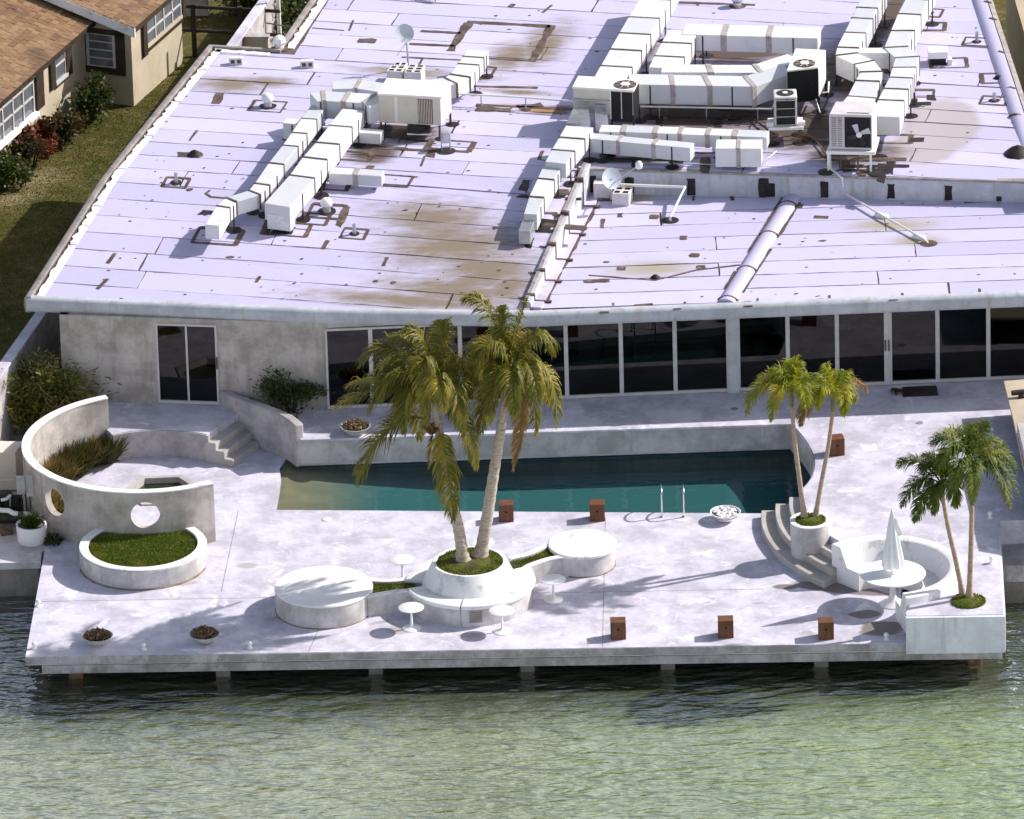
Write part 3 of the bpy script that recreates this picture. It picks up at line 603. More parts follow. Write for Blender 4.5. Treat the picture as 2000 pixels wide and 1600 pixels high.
# low half-round ridge across the lower roof
h0, h1 = P(1552, 372, ZL+.1), P(1418, 588, ZL+.05)
MB().sweep([(h1.x, h1.y, ZL), ((h0.x+h1.x)/2, (h0.y+h1.y)/2, ZL), (h0.x, h0.y, ZL)], [(-.2, -.02), (-.17, .04), (-.09, .085), (0, .10), (.09, .085), (.17, .04), (.2, -.02)]).build('roof_ridge', M_roof, house, smooth=60)
for t in (.03, .3, .62, .9):
    p = h1.lerp(h0, t); d = (h0-h1).normalized()*.03
    MB().sweep([(p.x-d.x, p.y-d.y, ZL), (p.x+d.x, p.y+d.y, ZL)], [(-.26, -.02), (-.22, .02), (-.18, .045), (-.09, .092), (0, .108), (.09, .092), (.18, .045), (.22, .02), (.26, -.02)]).build('tar_strap', M_tar, house, smooth=60)
dd = (h0-h1).normalized(); nn = Vector((dd.y, -dd.x, 0))
for s_, a_, b_ in ((-1, .45, .97), (-1, .12, .28), (1, .1, .5), (1, .6, .93)):
    q = [h1.lerp(h0, a_)+nn*s_*.20, h1.lerp(h0, b_)+nn*s_*.20, h1.lerp(h0, b_)+nn*s_*.27, h1.lerp(h0, a_)+nn*s_*.25]
    MB().prism(ragged([(p.x, p.y) for p in q], .1, .03, a_*7), ZL-.03, ZL+.006).build('tar_seam', M_tar, house)
# loose tar marks and strips on the sheets: (px,py)->(px,py), width
def tarline(pts, wd, mat=M_tar, low=False, seed=1):
    q = [(P(x, y, ZL) if low else RU(x, y)) for x, y in pts]; q = [(p.x, p.y) for p in q]
    L, Rr = offs(q, wd/2), offs(q, -wd/2)
    MB().prism(ragged(L+Rr[::-1], .09, wd*.28, seed), lambda x, y: (ZL if low else zU(x, y))-.01, lambda x, y: (ZL if low else zU(x, y))+.008).build('tar_mark', mat, house)
for i, (pts, wd) in enumerate([([(880, 100), (915, 45)], .22), ([(912, 43), (1075, 52)], .16), ([(1078, 50), (1040, 118)], .2), ([(1046, 120), (935, 113)], .07), ([(822, 61), (900, 65)], .13), ([(800, 86), (888, 90)], .12), ([(785, 112), (905, 118)], .08),
        ([(430, 182), (420, 203)], .2), ([(345, 302), (392, 302)], .3), ([(700, 80), (733, 81)], .25), ([(610, 55), (672, 60)], .05), ([(520, 45), (585, 55)], .05), ([(995, 15), (1003, 8)], .12), ([(1060, 25), (1078, 10)], .07), ([(690, 40), (682, 60)], .05),
        ([(825, 115), (812, 140)], .06), ([(1060, 295), (1052, 312)], .08), ([(1055, 312), (1075, 315)], .04), ([(385, 255), (370, 275)], .06), ([(210, 545), (190, 565)], .09), ([(238, 583), (228, 590)], .07), ([(508, 540), (500, 552)], .07), ([(225, 495), (210, 515)], .08), ([(756, 503), (748, 520)], .1),
        ([(640, 470), (630, 487)], .09), ([(830, 305), (822, 325)], .05), ([(410, 372), (402, 378), (412, 385), (450, 388)], .05), ([(1475, 10), (1290, 4)], .12), ([(930, 205), (1120, 214)], .12), ([(900, 168), (1050, 172)], .13), ([(1000, 215), (930, 213)], .3), ([(1060, 205), (1010, 210)], .3)]): tarline(pts, wd, seed=i)
for i, (pts, wd) in enumerate([([(1150, 538), (1280, 548), (1360, 528), (1445, 518)], .06), ([(1140, 550), (1190, 548)], .16), ([(1178, 428), (1176, 446)], .09), ([(1545, 402), (1568, 403)], .2), ([(1590, 424), (1618, 425)], .16), ([(1270, 424), (1285, 424)], .24), ([(1205, 421), (1217, 421)], .24), ([(1328, 465), (1342, 465)], .24), ([(1350, 499), (1364, 499)], .22),
        ([(1205, 525), (1222, 525)], .2), ([(1362, 523), (1378, 522)], .2), ([(1430, 384), (1431, 392)], .12), ([(1356, 378), (1354, 392)], .06), ([(1240, 597), (1275, 594)], .1), ([(1172, 607), (1188, 606)], .26), ([(1313, 600), (1330, 599)], .3), ([(1452, 594), (1468, 593)], .26), ([(1595, 588), (1610, 587)], .22), ([(1735, 583), (1752, 582)], .22), ([(1885, 576), (1902, 575)], .2), ([(1338, 590), (1338, 597)], .06), ([(1480, 583), (1480, 590)], .05), ([(1198, 592), (1198, 597)], .05), ([(1620, 577), (1620, 585)], .05), ([(1762, 573), (1764, 580)], .05), ([(1913, 564), (1914, 572)], .05), ([(1148, 355), (1172, 357)], .05)]): tarline(pts, wd, low=True, seed=i+50)
# ------------------------------------------------------------------ curved wall, steps, planters, bench
RC = (-7.82, 7.55)
def angof(px, py, z, c): p = P(px, py, z); return math.degrees(math.atan2(p.y-c[1], p.x-c[0]))
a1 = angof(416, 942, 1.4, RC) % 360; a0 = angof(210, 776, 1.4, RC) % 360
rw = thing('curved_wall', 'tall curved concrete wall with two round portholes and white top around the spa', 'wall', (RC[0], RC[1], -.0))
wob = MB().arc([(2.60, -.02), (2.76, -.02), (2.76, 1.375), (2.60, 1.375)], RC[0], RC[1], a0, a1, 90).build('wall', M_wall, rw, smooth=40)
for px, py, rr in ((284, 1007, .315), (106, 981, .315)):
    p = None
    for zz in [1.2-.01*i for i in range(100)]:
        q = P(px, py, zz)
        if (Vector((q.x, q.y))-Vector(RC)).length < 2.76 or True:
            dq = abs(math.hypot(q.x-RC[0], q.y-RC[1])-2.76)
            if q.y < RC[1] and (p is None or dq < p[0]): p = (dq, q)
    q = p[1]; dv = Vector((q.x-RC[0], q.y-RC[1], 0)).normalized()
    cut = MB().tube([q-dv*.6, q+dv*.4], rr, 40).build('porthole_cutter', M_wall)
    bo = wob.modifiers.new('b', 'BOOLEAN'); bo.object = cut; bo.operation = 'DIFFERENCE'; cut.parent = rw; cut.location = -Vector(RC).to_3d()
    bpy.context.view_layer.update(); ne = bpy.data.meshes.new_from_object(wob.evaluated_get(bpy.context.evaluated_depsgraph_get()))
    wob.modifiers.clear(); wob.data = ne; bpy.data.objects.remove(cut)
MB().arc([(2.585, 1.374), (2.775, 1.374), (2.775, 1.40), (2.585, 1.40)], RC[0], RC[1], a0, a1, 90).build('white_top', M_white, rw, smooth=40)
sw_ = thing('rail_wall', 'low curved concrete wall bordering the short stair beside the shrub', 'wall', (-5.4, 10.2, 0))
rp = [(p.x, p.y) for p in rail]
MB().wall(rp, .11, -.02, lambda x, y: 1.02-.06*max(0, (9.6-y))).build('wall', M_patio, sw_, smooth=40, bevel=.035)
stp = thing('short_stair', 'short straight concrete stair from the patio down to the spa floor', 'steps', (-6, 9.8, 0))
ed, nd = Vector((.505, .863)), Vector((.863, -.505)); s0 = Vector((-6.62, 9.47))
for i in range(3):
    z = T-.163*(i+1); o1 = nd*(.215*(i+1)+.01); b0 = s0+nd*(-.05)-ed*.02; L = 1.28-.08*i
    q = [b0, s0+o1-ed*(.0), s0+o1+ed*L, b0+ed*1.35]
    MB().prism([tuple(p) for p in q], -.01 if i == 2 else z-.2, z).build('step', M_step, stp, bevel=.012)
rt = thing('patio_wall', 'curved retaining wall below the patio behind the spa', 'wall', (-7.77, 9.8, 0))
MB().arc([(2.02, -.01), (2.10, -.01), (2.085, T-.015), (2.02, T-.015)], -7.77, 7.81, 54, 117, 30).build('wall', M_patio, rt, smooth=40)
bed = thing('grass_bed', 'low curved concrete kerb of the grass bed inside the curved wall', 'kerb', (-9.4, 8.4, 0))
MB().arc([(2.07, -.01), (2.14, -.01), (2.14, .06), (2.07, .06)], -7.77, 7.81, 117, 225, 30).build('kerb', M_patio, bed)
MB().arc([(2.1, -.01), (2.5, -.01), (2.5, .035), (2.1, .035)], -7.79, 7.7, 112, 235, 30).build('soil', M_soil, bed)
# round grass planter in front of the wall
lp_ = thing('round_planter', 'large round white-rimmed planter of mown grass against the curved wall', 'planter', (-7.9, 4.15, 0))
MB().arc([(1.18, .02), (1.36, .02), (1.385, .43), (1.36, .455), (1.20, .455), (1.18, .43)], -7.9, 4.15, 120, 420, 80).build('rim', M_conc, lp_, smooth=35)
MB().arc([(1.175, .45), (1.375, .45), (1.365, .468), (1.19, .468)], -7.9, 4.15, 120, 420, 80).build('rim_top', M_white, lp_, smooth=35)
MB().prism([p for p in circ(-7.9, 4.15, 1.19) if math.hypot(p[0]-RC[0], p[1]-RC[1]) > 2.72 or p[1] < 4.4], .02, .40).build('turf_bed', M_turfb, lp_)
def blades(name, n, place, h, wd, mat, parent=None, lean=.35, seed=3):
    r_ = random.Random(seed); b = MB()
    for _ in range(n):
        x, y, z = place(r_); a = r_.uniform(0, 6.28); hh = h*r_.uniform(.5, 1.1); c, s = math.cos(a)*wd, math.sin(a)*wd
        lx, ly = r_.uniform(-lean, lean)*hh, r_.uniform(-lean, lean)*hh
        b.add([(x-c, y-s, z), (x+c, y+s, z), (x+lx, y+ly, z+hh)], [(0, 1, 2)])
    return b.build(name, mat, parent, kind='stuff')
def disc(cx, cy, r, z, ok=lambda x, y: True):
    def f(r_):
        while 1:
            a, q = r_.uniform(0, 6.283), r*math.sqrt(r_.random()); x, y = cx+q*math.cos(a), cy+q*math.sin(a)
            if ok(x, y): return x, y, z
    return f
blades('grass', 9000, disc(-7.9, 4.15, 1.17, .40, lambda x, y: math.hypot(x-RC[0], y-RC[1]) > 2.78), .055, .012, M_turf, lp_)
# curved stair on the right
cs = thing('curved_steps', 'curved concrete steps sweeping from the pool edge up to the raised deck', 'steps', (6.2, 3.2, 0))
RS = (7.95, 1.09)
def inring(x, y): return math.hypot(x-RS[0], y-RS[1])
for r_, z in ((4.97, .165), (4.66, .33), (4.36, .49)):
    pts_o = [p for p in circ(*S_C, r_, 174, 232, 80) if inring(*p) > 1.5 and (p[0] < 7.35)]
    pts_i = [p for p in circ(*S_C, r_-.55, 174, 232, 80) if inring(*p) > 1.5 and p[0] < 7.5]
    MB().prism(pts_o+pts_i[::-1], -.01, z).build('step', M_step, cs, bevel=.012)
rs = thing('round_banquette', 'sunken circular white bench around the large umbrella table', 'built-in bench', (*RS, 0))
prof = [(.80, -.01), (1.63, -.01), (1.645, .82), (1.62, .85), (1.39, .85), (1.365, .83), (1.17, .43), (.80, .42)]
MB().arc(prof, *RS, -77, 131, 70).build('bench', M_white, rs, smooth=40)
pt = thing('palm_pot', 'white cylindrical concrete planter standing on the curved steps', 'planter', (6.47, 3.36, .16))
MB().lathe([(.42, .10), (.435, .5), (.445, .93), (.43, .95), (.33, .95), (.32, .92)], 6.47, 3.36, 48).build('pot', M_conc, pt, smooth=40)
MB().lathe([(.445, .925), (.452, .955), (.325, .955), (.318, .93)], 6.47, 3.36, 48).build('rim', M_white, pt, smooth=40)
MB().lathe([(.325, .90), (.3, .962), (.15, .985), (.01, .99)], 6.47, 3.36, 30).build('ground_cover', M_turfb, pt, smooth=60)
blades('moss', 1500, disc(6.47, 3.36, .33, .955), .05, .012, M_turf, pt)
md = thing('planting_hole', 'round mossy planting hole in the raised deck corner', 'planting bed', (9.64, -.38, T))
MB().lathe([(.37, T-.02), (.37, T+.012), (.3, T+.04), (.01, T+.06)], 9.64, -.38, 30).build('soil', M_turfb, md, smooth=60)
blades('moss', 1700, disc(9.64, -.38, .37, T+.02), .05, .012, M_turf, md)
# central planter bench
BC = (-.86, 1.78)
pb = thing('planter_bench', 'long white built-in bench with cone planter and a round seat at each end', 'built-in bench', (BC[0], BC[1], 0))
MB().lathe([(1.03, -.01), (1.04, .44), (1.025, .5), (.98, .515), (.3, .52), (.01, .52)], -3.98, 1.57, 72).build('round_seat', M_conc, pb, smooth=35)
MB().lathe([(1.03, .49), (1.052, .505), (1.045, .528), (.3, .535), (.01, .535)], -3.98, 1.57, 72).build('round_top', M_top, pb, smooth=35)
MB().lathe([(.69, -.01), (.70, .44), (.01, .44)], 1.56, 3.48, 60).build('round_seat', M_conc, pb, smooth=35)
MB().lathe([(.66, .43), (.735, .44), (.74, .49), (.72, .505), (.01, .51)], 1.56, 3.48, 60).build('round_top', M_white, pb, smooth=35)
MB().lathe([(1.1, -.01), (1.02, .46), (.80, .90), (.78, .925), (.72, .925), (.70, .88)], *BC, 72).build('cone_planter', M_white, pb, smooth=35)
MB().lathe([(.715, .84), (.70, .90), (.4, .93), (.01, .95)], BC[0], BC[1], 48).build('soil', M_soil, pb, smooth=60)
def ok_(x, y): return True
blades('ground_cover', 3000, disc(BC[0], BC[1], .70, .90), .06, .016, M_turf, pb)
def ba(px, py, z=.5): p = P(px, py, z); return math.degrees(math.atan2(p.y-BC[1], p.x-BC[0]))
x_ = lambda u, v: (500+u/2.7027, 960+v/2.7027)
angs = [(ba(*x_(808, 510)), ba(*x_(1073, 612))), (ba(*x_(1080, 612)), ba(*x_(1400, 550))), (ba(*x_(1415, 560)), ba(*x_(1440, 392))), (ba(*x_(935, 355)), ba(*x_(782, 465)))]
for i, (p0, p1) in enumerate(angs):
    p0 %= 360; p1 %= 360
    if p1 < p0: p1 += 360
    MB().arc([(1.0, .0), (1.33, .0), (1.34, .42), (1.0, .42)], *BC, p0-(.3 if i in (1, 2) else 0), p1+.3, 30).build('bench_base', M_conc, pb, smooth=40)
    MB().arc([(1.0, .42), (1.385, .42), (1.395, .45), (1.38, .495), (1.36, .505), (1.0, .505)], *BC, p0+.4, p1-.4, 30).build('bench_slab', M_white, pb, smooth=40)
def pathz(l, z): return [(p.x, p.y) for p in spline([P(*x_(u, v), z) for u, v in l], 6)]
kf = pathz([(585, 552), (660, 540), (740, 527), (830, 522)], .46); kb = pathz([(590, 462), (650, 470), (720, 470), (780, 462), (850, 430)], .46)
qf = pathz([(1400, 425), (1445, 395), (1530, 365), (1590, 352), (1660, 345)], .44); qb = pathz([(1340, 358), (1400, 345), (1460, 325), (1540, 285)], .44)
for q in (kf, kb, qf, qb): MB().wall(q, .07, -.01, .455).build('kerb', M_conc, pb, smooth=40); MB().wall(q, .074, .454, .47).build('kerb_top', M_white, pb, smooth=40)
MB().prism(kf+kb[::-1], .0, .40).build('soil', M_soil, pb); MB().prism(qf+qb[::-1], .0, .40).build('soil', M_soil, pb)
def inpoly(poly, x, y):
    c = False
    for i in range(len(poly)):
        (x1, y1), (x2, y2) = poly[i], poly[i-1]
        if (y1 > y) != (y2 > y) and x < (x2-x1)*(y-y1)/(y2-y1)+x1: c = not c
    return c
for poly in (kf+kb[::-1], qf+qb[::-1]):
    xa, xb = min(p[0] for p in poly), max(p[0] for p in poly); ya, yb = min(p[1] for p in poly), max(p[1] for p in poly)
    def pl_(r_, poly=poly, xa=xa, xb=xb, ya=ya, yb=yb):
        while 1:
            x, y = r_.uniform(xa, xb), r_.uniform(ya, yb)
            if inpoly(poly, x, y): return x, y, .40
    blades('ground_cover', 1300, pl_, .055, .014, M_turf, pb)
ga = R(ba(929, 1206, .2)); gx_, gy_ = BC[0]+1.335*math.cos(ga), BC[1]+1.335*math.sin(ga)
gr = MB().box(gx_, gy_, .10, .27, .03, .27, ga+math.pi/2).build('vent_grille', M_band, pb)
for i in range(6): MB().box(gx_+.018*math.cos(ga), gy_+.018*math.sin(ga), .12+i*.042, .25, .012, .02, ga+math.pi/2).build('slat', M_trim, gr)

# ------------------------------------------------------------------ tables, umbrella, boxes, bowls
def ptable(px, py, label):
    p = P(px, py, .495); t = thing('pedestal_table', label, 'table', (p.x, p.y, 0), 'small pedestal tables by the bench')
    MB().lathe([(.20, 0), (.205, .012), (.17, .03), (.06, .05), (.03, .09), (.024, .25), (.03, .44), (.06, .468)], p.x, p.y, 32).build('pedestal', M_whitep, t, smooth=50)
    MB().lathe([(.24, .466), (.27, .478), (.272, .49), (.262, .497), (.01, .498)], p.x, p.y, 40).build('tabletop', M_whitep, t, smooth=40); return t
t0 = ptable(803, 1186, 'small white pedestal table in front of the bench, left of the vent grille')
for px, py, lb in ((980, 1192, 'small white pedestal table in front of the bench, right of the vent grille'), (1080, 1131, 'small white pedestal table between the cone planter and the right round seat'),
                   (785, 1092, 'small white pedestal table behind the bench, left of the palm trunks'), (941, 1059, 'small white pedestal table half hidden behind the palm trunks')):
    p = P(px, py, .495); dup(t0, (p.x-t0.location.x, p.y-t0.location.y, 0), lb)
TB = (8.11, 1.01)
bt = thing('umbrella_table', 'large round white pedestal table inside the circular bench', 'table', (*TB, 0))
MB().lathe([(.28, 0), (.285, .02), (.24, .05), (.12, .1), (.07, .2), (.055, .4), (.075, .6), (.14, .69)], *TB, 40).build('pedestal', M_whitep, bt, smooth=50)
MB().lathe([(.64, .685), (.69, .70), (.705, .715), (.695, .73), (.01, .735)], *TB, 64).build('tabletop', M_whitep, bt, smooth=40)
um = thing('umbrella', 'furled white parasol standing through the large round table', 'umbrella', (*TB, .73))
MB().tube([(*TB, .735), (*TB, 2.2)], .022, 12).build('pole', M_whitep, um, smooth=60)
M_canvas = mottled('white_canvas', (.80, .81, .86), (.86, .86, .90), 3, .85, fine=.04)
MB().lathe([(.17, .86), (.205, .9), (.185, 1.1), (.14, 1.4), (.10, 1.7), (.06, 1.98), (.03, 2.12)], *TB, 96, lambda a, z: 1+.22*math.cos(8*a+z*1.2)+.08*math.cos(3*a+1)).build('canopy', M_canvas, um, smooth=60)
MB().lathe([(.03, 2.11), (.036, 2.14), (.02, 2.19), (.004, 2.23)], *TB, 16).build('finial', M_whitep, um, smooth=60)
fl = MB(); fl.add([(TB[0]+.03, TB[1]-.06, 2.05), (TB[0]+.09, TB[1]-.08, 2.0), (TB[0]+.21, TB[1]-.12, 1.66), (TB[0]+.13, TB[1]-.1, 1.62), (TB[0]+.05, TB[1]-.13, 1.8)], [(0, 1, 2, 3, 4)]); fl.build('loose_flap', M_canvas, um)
def wbox(px, py, z, label):
    p = P(px, py, z); x, y = p.x, p.y+.15; t = thing('wooden_box', label, 'box', (x, y, z), 'square redwood boxes on the decks')
    MB().box(x, y, z, .325, .30, .40).build('box', M_wood, t, bevel=.006)
    MB().tube([(x, y-.1, z+.24), (x, y-.1515, z+.24)], .022, 14).build('hole', M_hole, t); return t
w0 = wbox(1208, 1250, 0, 'redwood box near the deck edge, below the bench right side')
for px, py, z, lb in ((1418, 1247, 0, 'redwood box near the deck edge, middle of the front three'), (1614, 1250, 0, 'redwood box near the deck edge beside the water stain and raised block'),
                      (989, 1020, 0, 'redwood box on the pool edge just right of the palm trunks'), (1167, 1019, 0, 'redwood box on the pool edge behind the right round seat')):
    p = P(px, py, z); dup(w0, (p.x-w0.location.x, p.y+.15-w0.location.y, z-w0.location.z), lb)
p = P(1634, 891, T); dup(w0, (p.x-w0.location.x, p.y+.15-w0.location.y, T), 'redwood box on the raised terrace past the pool end', R(8))
def cluster(mb, cx, cy, z, r, n, s, seed, up=.2):
    r_ = random.Random(seed)
    for _ in range(n):
        a, q = r_.uniform(0, 6.28), r*math.sqrt(r_.random()); x, y = cx+q*math.cos(a), cy+q*math.sin(a); zz = z+r_.uniform(0, up)*(1-.6*q/r); k_ = s*r_.uniform(.5, 1.2)
        d1 = Vector((r_.gauss(0, 1), r_.gauss(0, 1), r_.gauss(0, 1))).normalized()*k_; d2 = Vector((r_.gauss(0, 1), r_.gauss(0, 1), r_.gauss(0, 1))).normalized()*k_*.7
        c = Vector((x, y, zz)); mb.add([c-d1, c+d2, c+d1, c-d2], [(0, 1, 2, 3)])
def bowl(px, py, z, r, label, mat, fill):
    p = P(px, py, z); x, y = p.x, p.y; h = r*.62
    t = thing('bowl_planter', label, 'bowl', (x, y, z), 'bowl planters')
    MB().lathe([(r*.42, z), (r*.62, z+h*.25), (r*.9, z+h*.75), (r, z+h), (r*.94, z+h), (r*.84, z+h*.74), (r*.5, z+h*.35)], x, y, 40).build('bowl', mat, t, smooth=50)
    c = MB(); r_ = random.Random(int(px))
    if fill == 'plant':
        cluster(c, x, y, z+h*.75, r*.85, 420, .05, int(px), .22); c.build('dried_plant', M_dry, t, kind='stuff')
        MB().lathe([(r*.8, z+h*.6), (r*.78, z+h*.72), (.01, z+h*.78)], x, y, 24).build('soil', M_earth, t)
    else:
        MB().lathe([(r*.85, z+h*.6), (r*.86, z+h*.82), (.01, z+h*.86)], x, y, 24).build('sand', M_earth, t)
        for _ in range(70):
            a, q = r_.uniform(0, 6.28), r*.8*math.sqrt(r_.random()); k_ = r_.uniform(.03, .055)
            c.lathe([(k_*.5, z+h*.82), (k_, z+h*.82+k_*.5), (k_*.6, z+h*.82+k_), (.004, z+h*.82+k_*1.15)], x+q*math.cos(a), y+q*math.sin(a), 7)
        c.build('shell_pebbles', M_white, t, smooth=60, kind='stuff')
bowl(191, 1258, 0, .33, 'grey bowl of dried tufts near the left front deck corner', M_conc, 'plant')
bowl(400, 1254, 0, .325, 'shallow grey bowl of dark dried plants, second from the deck corner', M_conc, 'plant')
bowl(1417, 1016, 0, .335, 'white bowl filled with pale shells on the pool edge', M_white, 'shell')
bowl(695, 848, T, .33, 'bowl of dry brown plants on the terrace under the palm fronds', M_step, 'plant')
hr = thing('pool_handrails', 'pair of thin polished steel handrails on the near pool edge', 'handrail', (3.58, 5.9, 0))
for px in (1293, 1336):
    p = P(px, 1010, 0)
    pts = spline([(p.x, p.y, 0), (p.x, p.y, .45), (p.x, p.y+.1, .6), (p.x, p.y+.3, .63), (p.x, p.y+.5, .5), (p.x, p.y+.56, .1), (p.x, p.y+.56, -.5)], 6)
    ra = MB().tube(pts, .02, 10).build('rail', M_steel, hr, smooth=60); MB().lathe([(.05, .0), (.05, .012), (.025, .03)], p.x, p.y, 20).build('base_plate', M_steel, ra)
for px, py, z, lb in ((75, 1184, 0, 'small white deck light on the left edge of the deck'), (67, 1267, 0, 'small white deck light at the front left deck corner'), (281, 1269, 0, 'small white deck light between the two grey bowls'), (488, 1266, 0, 'small white deck light right of the second grey bowl'),
                      (1731, 1249, 0, 'small white deck light in the dark wet patch by the raised block'), (1934, 1012, T, 'small white deck light at the far right edge of the raised deck'), (1937, 1100, T, 'small white deck light on the raised deck beside the palms')):
    p = P(px, py, z); t = thing('deck_light', lb, 'light fixture', (p.x, p.y, z), 'small deck lights')
    MB().lathe([(.06, z), (.06, z+.02), (.03, z+.03), (.03, z+.07)], p.x, p.y, 16).build('base', M_whitep, t, smooth=50); MB().lathe([(.03, z+.07), (.055, z+.09), (.055, z+.12), (.03, z+.15), (.005, z+.16)], p.x, p.y, 16).build('globe', M_whitep, t, smooth=60)
p = P(638, 1015, 0); tag(MB().lathe([(.1, 0), (.1, .012), (.09, .018), (.01, .018)], p.x, p.y, 24).build('skimmer_lid', M_whitep, smooth=40), 'round white skimmer lid lying on the deck near the pool', 'lid')
for px, py, z in ((1796, 826, T), (1434, 799, T)):
    p = P(px, py, z); tag(MB().lathe([(.08, z), (.08, z+.01), (.01, z+.012)], p.x, p.y, 20).build('drain_cover', M_trim), 'small round drain cover on the terrace %s' % ('below the door mat' if px > 1600 else 'left of the leaning palms'), 'drain cover')
q = [P(1762, 757, T), P(1829, 754, T), P(1833, 773, T), P(1763, 776, T)]
tag(MB().prism([(p.x, p.y) for p in q], T-.005, T+.015).build('door_mat', M_dark), 'black rectangular door mat on the terrace outside the sliding door', 'door mat')
lf = MB(); p = P(1750, 768, T); cluster(lf, p.x, p.y, T+.02, .16, 60, .05, 4, .08); tag(lf.build('leaf_pile', M_shrub), 'dark heap of fallen leaves beside the door mat', 'leaves')
# counter at the right edge of the terrace
ct = thing('bar_counter', 'beige angular stone-topped counter at the right edge of the terrace', 'counter', (11.6, 9, T))
ZC = T+.75
q = [P(x, y, ZC) for x, y in ((1960, 744), (2060, 736), (2080, 1000), (2014, 985), (1994, 890), (1979, 820))]; q = [(p.x, p.y) for p in q]
MB().prism(q, ZC-.07, ZC).build('top', M_cream, ct, bevel=.01)
cx_ = sum(p[0] for p in q)/6; cy_ = sum(p[1] for p in q)/6
MB().prism([(cx_+(x-cx_)*.8+.08, cy_+(y-cy_)*.93) for x, y in q], T-.01, ZC-.06).build('base', M_dark, ct)
q2 = [P(x, y, ZC+.24) for x, y in ((1986, 826), (2060, 822), (2080, 985), (2024, 975), (2002, 892))]
MB().prism([(p.x, p.y) for p in q2], ZC-.005, ZC+.24).build('raised_top', M_patio, ct, bevel=.01)
a_, b_ = P(1976, 768, ZC+.12), P(2012, 764, ZC+.12)
tp = thing('outdoor_grill_lid', 'dark metal cylinder lying on the beige counter', 'metal cylinder', (a_.x, a_.y, ZC)); MB().tube([a_, b_], .06, 14).build('cylinder', M_dark, tp, smooth=60); MB().tube([b_, b_+Vector((.15, 0, 0))], .05, 14).build('end', M_galv, tp, smooth=60)
MB().box((a_.x+b_.x)/2, a_.y, ZC-.002, .12, .08, .1).build('cradle', M_dark, tp)
# ------------------------------------------------------------------ left corner: pot, pool equipment
pc = P(62, 1066, 0); pc = Vector((pc.x, pc.y+.2, 0))
pp = thing('white_pot', 'smooth white round pot with a spiky green plant beside the curved wall', 'plant pot', (pc.x, pc.y, 0))
MB().lathe([(.27, 0), (.305, .05), (.325, .3), (.335, .43), (.30, .43), (.28, .38)], pc.x, pc.y, 48).build('pot', M_whitep, pp, smooth=40)
MB().lathe([(.30, .33), (.29, .4), (.01, .41)], pc.x, pc.y, 24).build('soil', M_earth, pp)
def tuft(mb, c, n, L, spread, wd, seed, up=1., zlo=0, wind=(0, 0)):
    r_ = random.Random(seed)
    for _ in range(n):
        a = r_.uniform(0, 6.28); s = spread*math.sqrt(r_.random()); l = L*r_.uniform(.55, 1.1); b0 = Vector(c)+Vector((math.cos(a)*s*.5, math.sin(a)*s*.5, 0))
        d = Vector((math.cos(a)*s/spread*.6+wind[0]+r_.gauss(0, .15), math.sin(a)*s/spread*.6+wind[1]+r_.gauss(0, .15), up)).normalized()
        side = d.cross(Vector((r_.gauss(0, 1), r_.gauss(0, 1), .3))).normalized()*wd; m = b0+d*l*.55; e = b0+d*l*.9+Vector((d.x, d.y, -.5))*l*.22*r_.random()
        mb.add([b0-side*.6, b0+side*.6, m+side, m-side, e], [(0, 1, 2, 3), (3, 2, 4)])
b = MB(); tuft(b, (pc.x, pc.y, .38), 420, .34, .3, .011, 5, .9); b.build('leaves', M_shrubg, pp)
p_ = P(104, 1062, 0); b = MB(); cluster(b, p_.x, p_.y, .02, .2, 90, .07, 9, .25); tag(b.build('weed', M_shrub), 'low dark weed at the foot of the curved wall', 'weed')
he = thing('pool_heater', 'tan metal pool heater cabinet at the left edge', 'pool heater', (-11.5, 7.2, 0))
q = [P(x, y, .95) for x, y in ((-60, 884), (30, 884), (46, 862), (-40, 860))]; q = [(p.x, p.y) for p in q]
MB().prism(q, .05, .95).build('cabinet', M_ac, he, bevel=.012)
y0 = q[0][1]; xr = q[1][0]
for z in (.80, .70): MB().box(xr-.6, y0-.004, z, 1.15, .012, .015).build('groove', M_dark, he)
MB().box(xr-.16, y0-.01, .60, .12, .03, .05).build('label_plate', M_dark, he); MB().box(xr-.6, y0-.05, .28, 1.2, .03, .03).build('pipe_rail', M_pvc, he)
pq = thing('pool_pump', 'black pool pumps and filter with fat white elbow pipes by the curved wall', 'pool pump', (-11.2, 6.1, 0))
for px, py, z, r_, h_ in ((8, 968, .55, .2, .55), (30, 975, .45, .16, .45), (-18, 985, .5, .2, .5)):
    p = P(px, py, z); MB().lathe([(r_, .0), (r_, h_*.75), (r_*.85, h_*.92), (r_*.3, h_)], p.x, p.y+.2, 24).build('tank', M_dark, pq, smooth=40)
p = P(34, 1010, .25); MB().tube([(p.x-.45, p.y+.1, .2), (p.x+.1, p.y+.1, .2)], .13, 16).build('motor', M_dark, pq, smooth=40)
pts = [P(-20, 995, .42), P(8, 997, .42), P(18, 998, .42), P(28, 1003, .40), P(50, 1004, .38), P(57, 1006, .34), P(58, 1012, .25), P(58, 1030, .1)]
MB().tube(spline(pts, 4), .055, 14).build('pipe', M_pvc, pq, smooth=60); p = P(40, 1004, .4); MB().tube([P(35, 1003.6, .392), P(45, 1004, .388)], .059, 14).build('coupling', M_rust, pq, smooth=60)
pts = [P(2, 977, .6), P(12, 975, .62), P(20, 968, .62)]; MB().tube(pts, .035, 10).build('valve', M_pvc, pq, smooth=60); MB().tube([P(20, 968, .62), P(20, 990, .35)], .02, 10).build('riser', M_galv, pq)
eb = thing('electric_box', 'grey electrical boxes and conduits fixed on the curved wall', 'electric box', (-10.6, 7.0, .6))
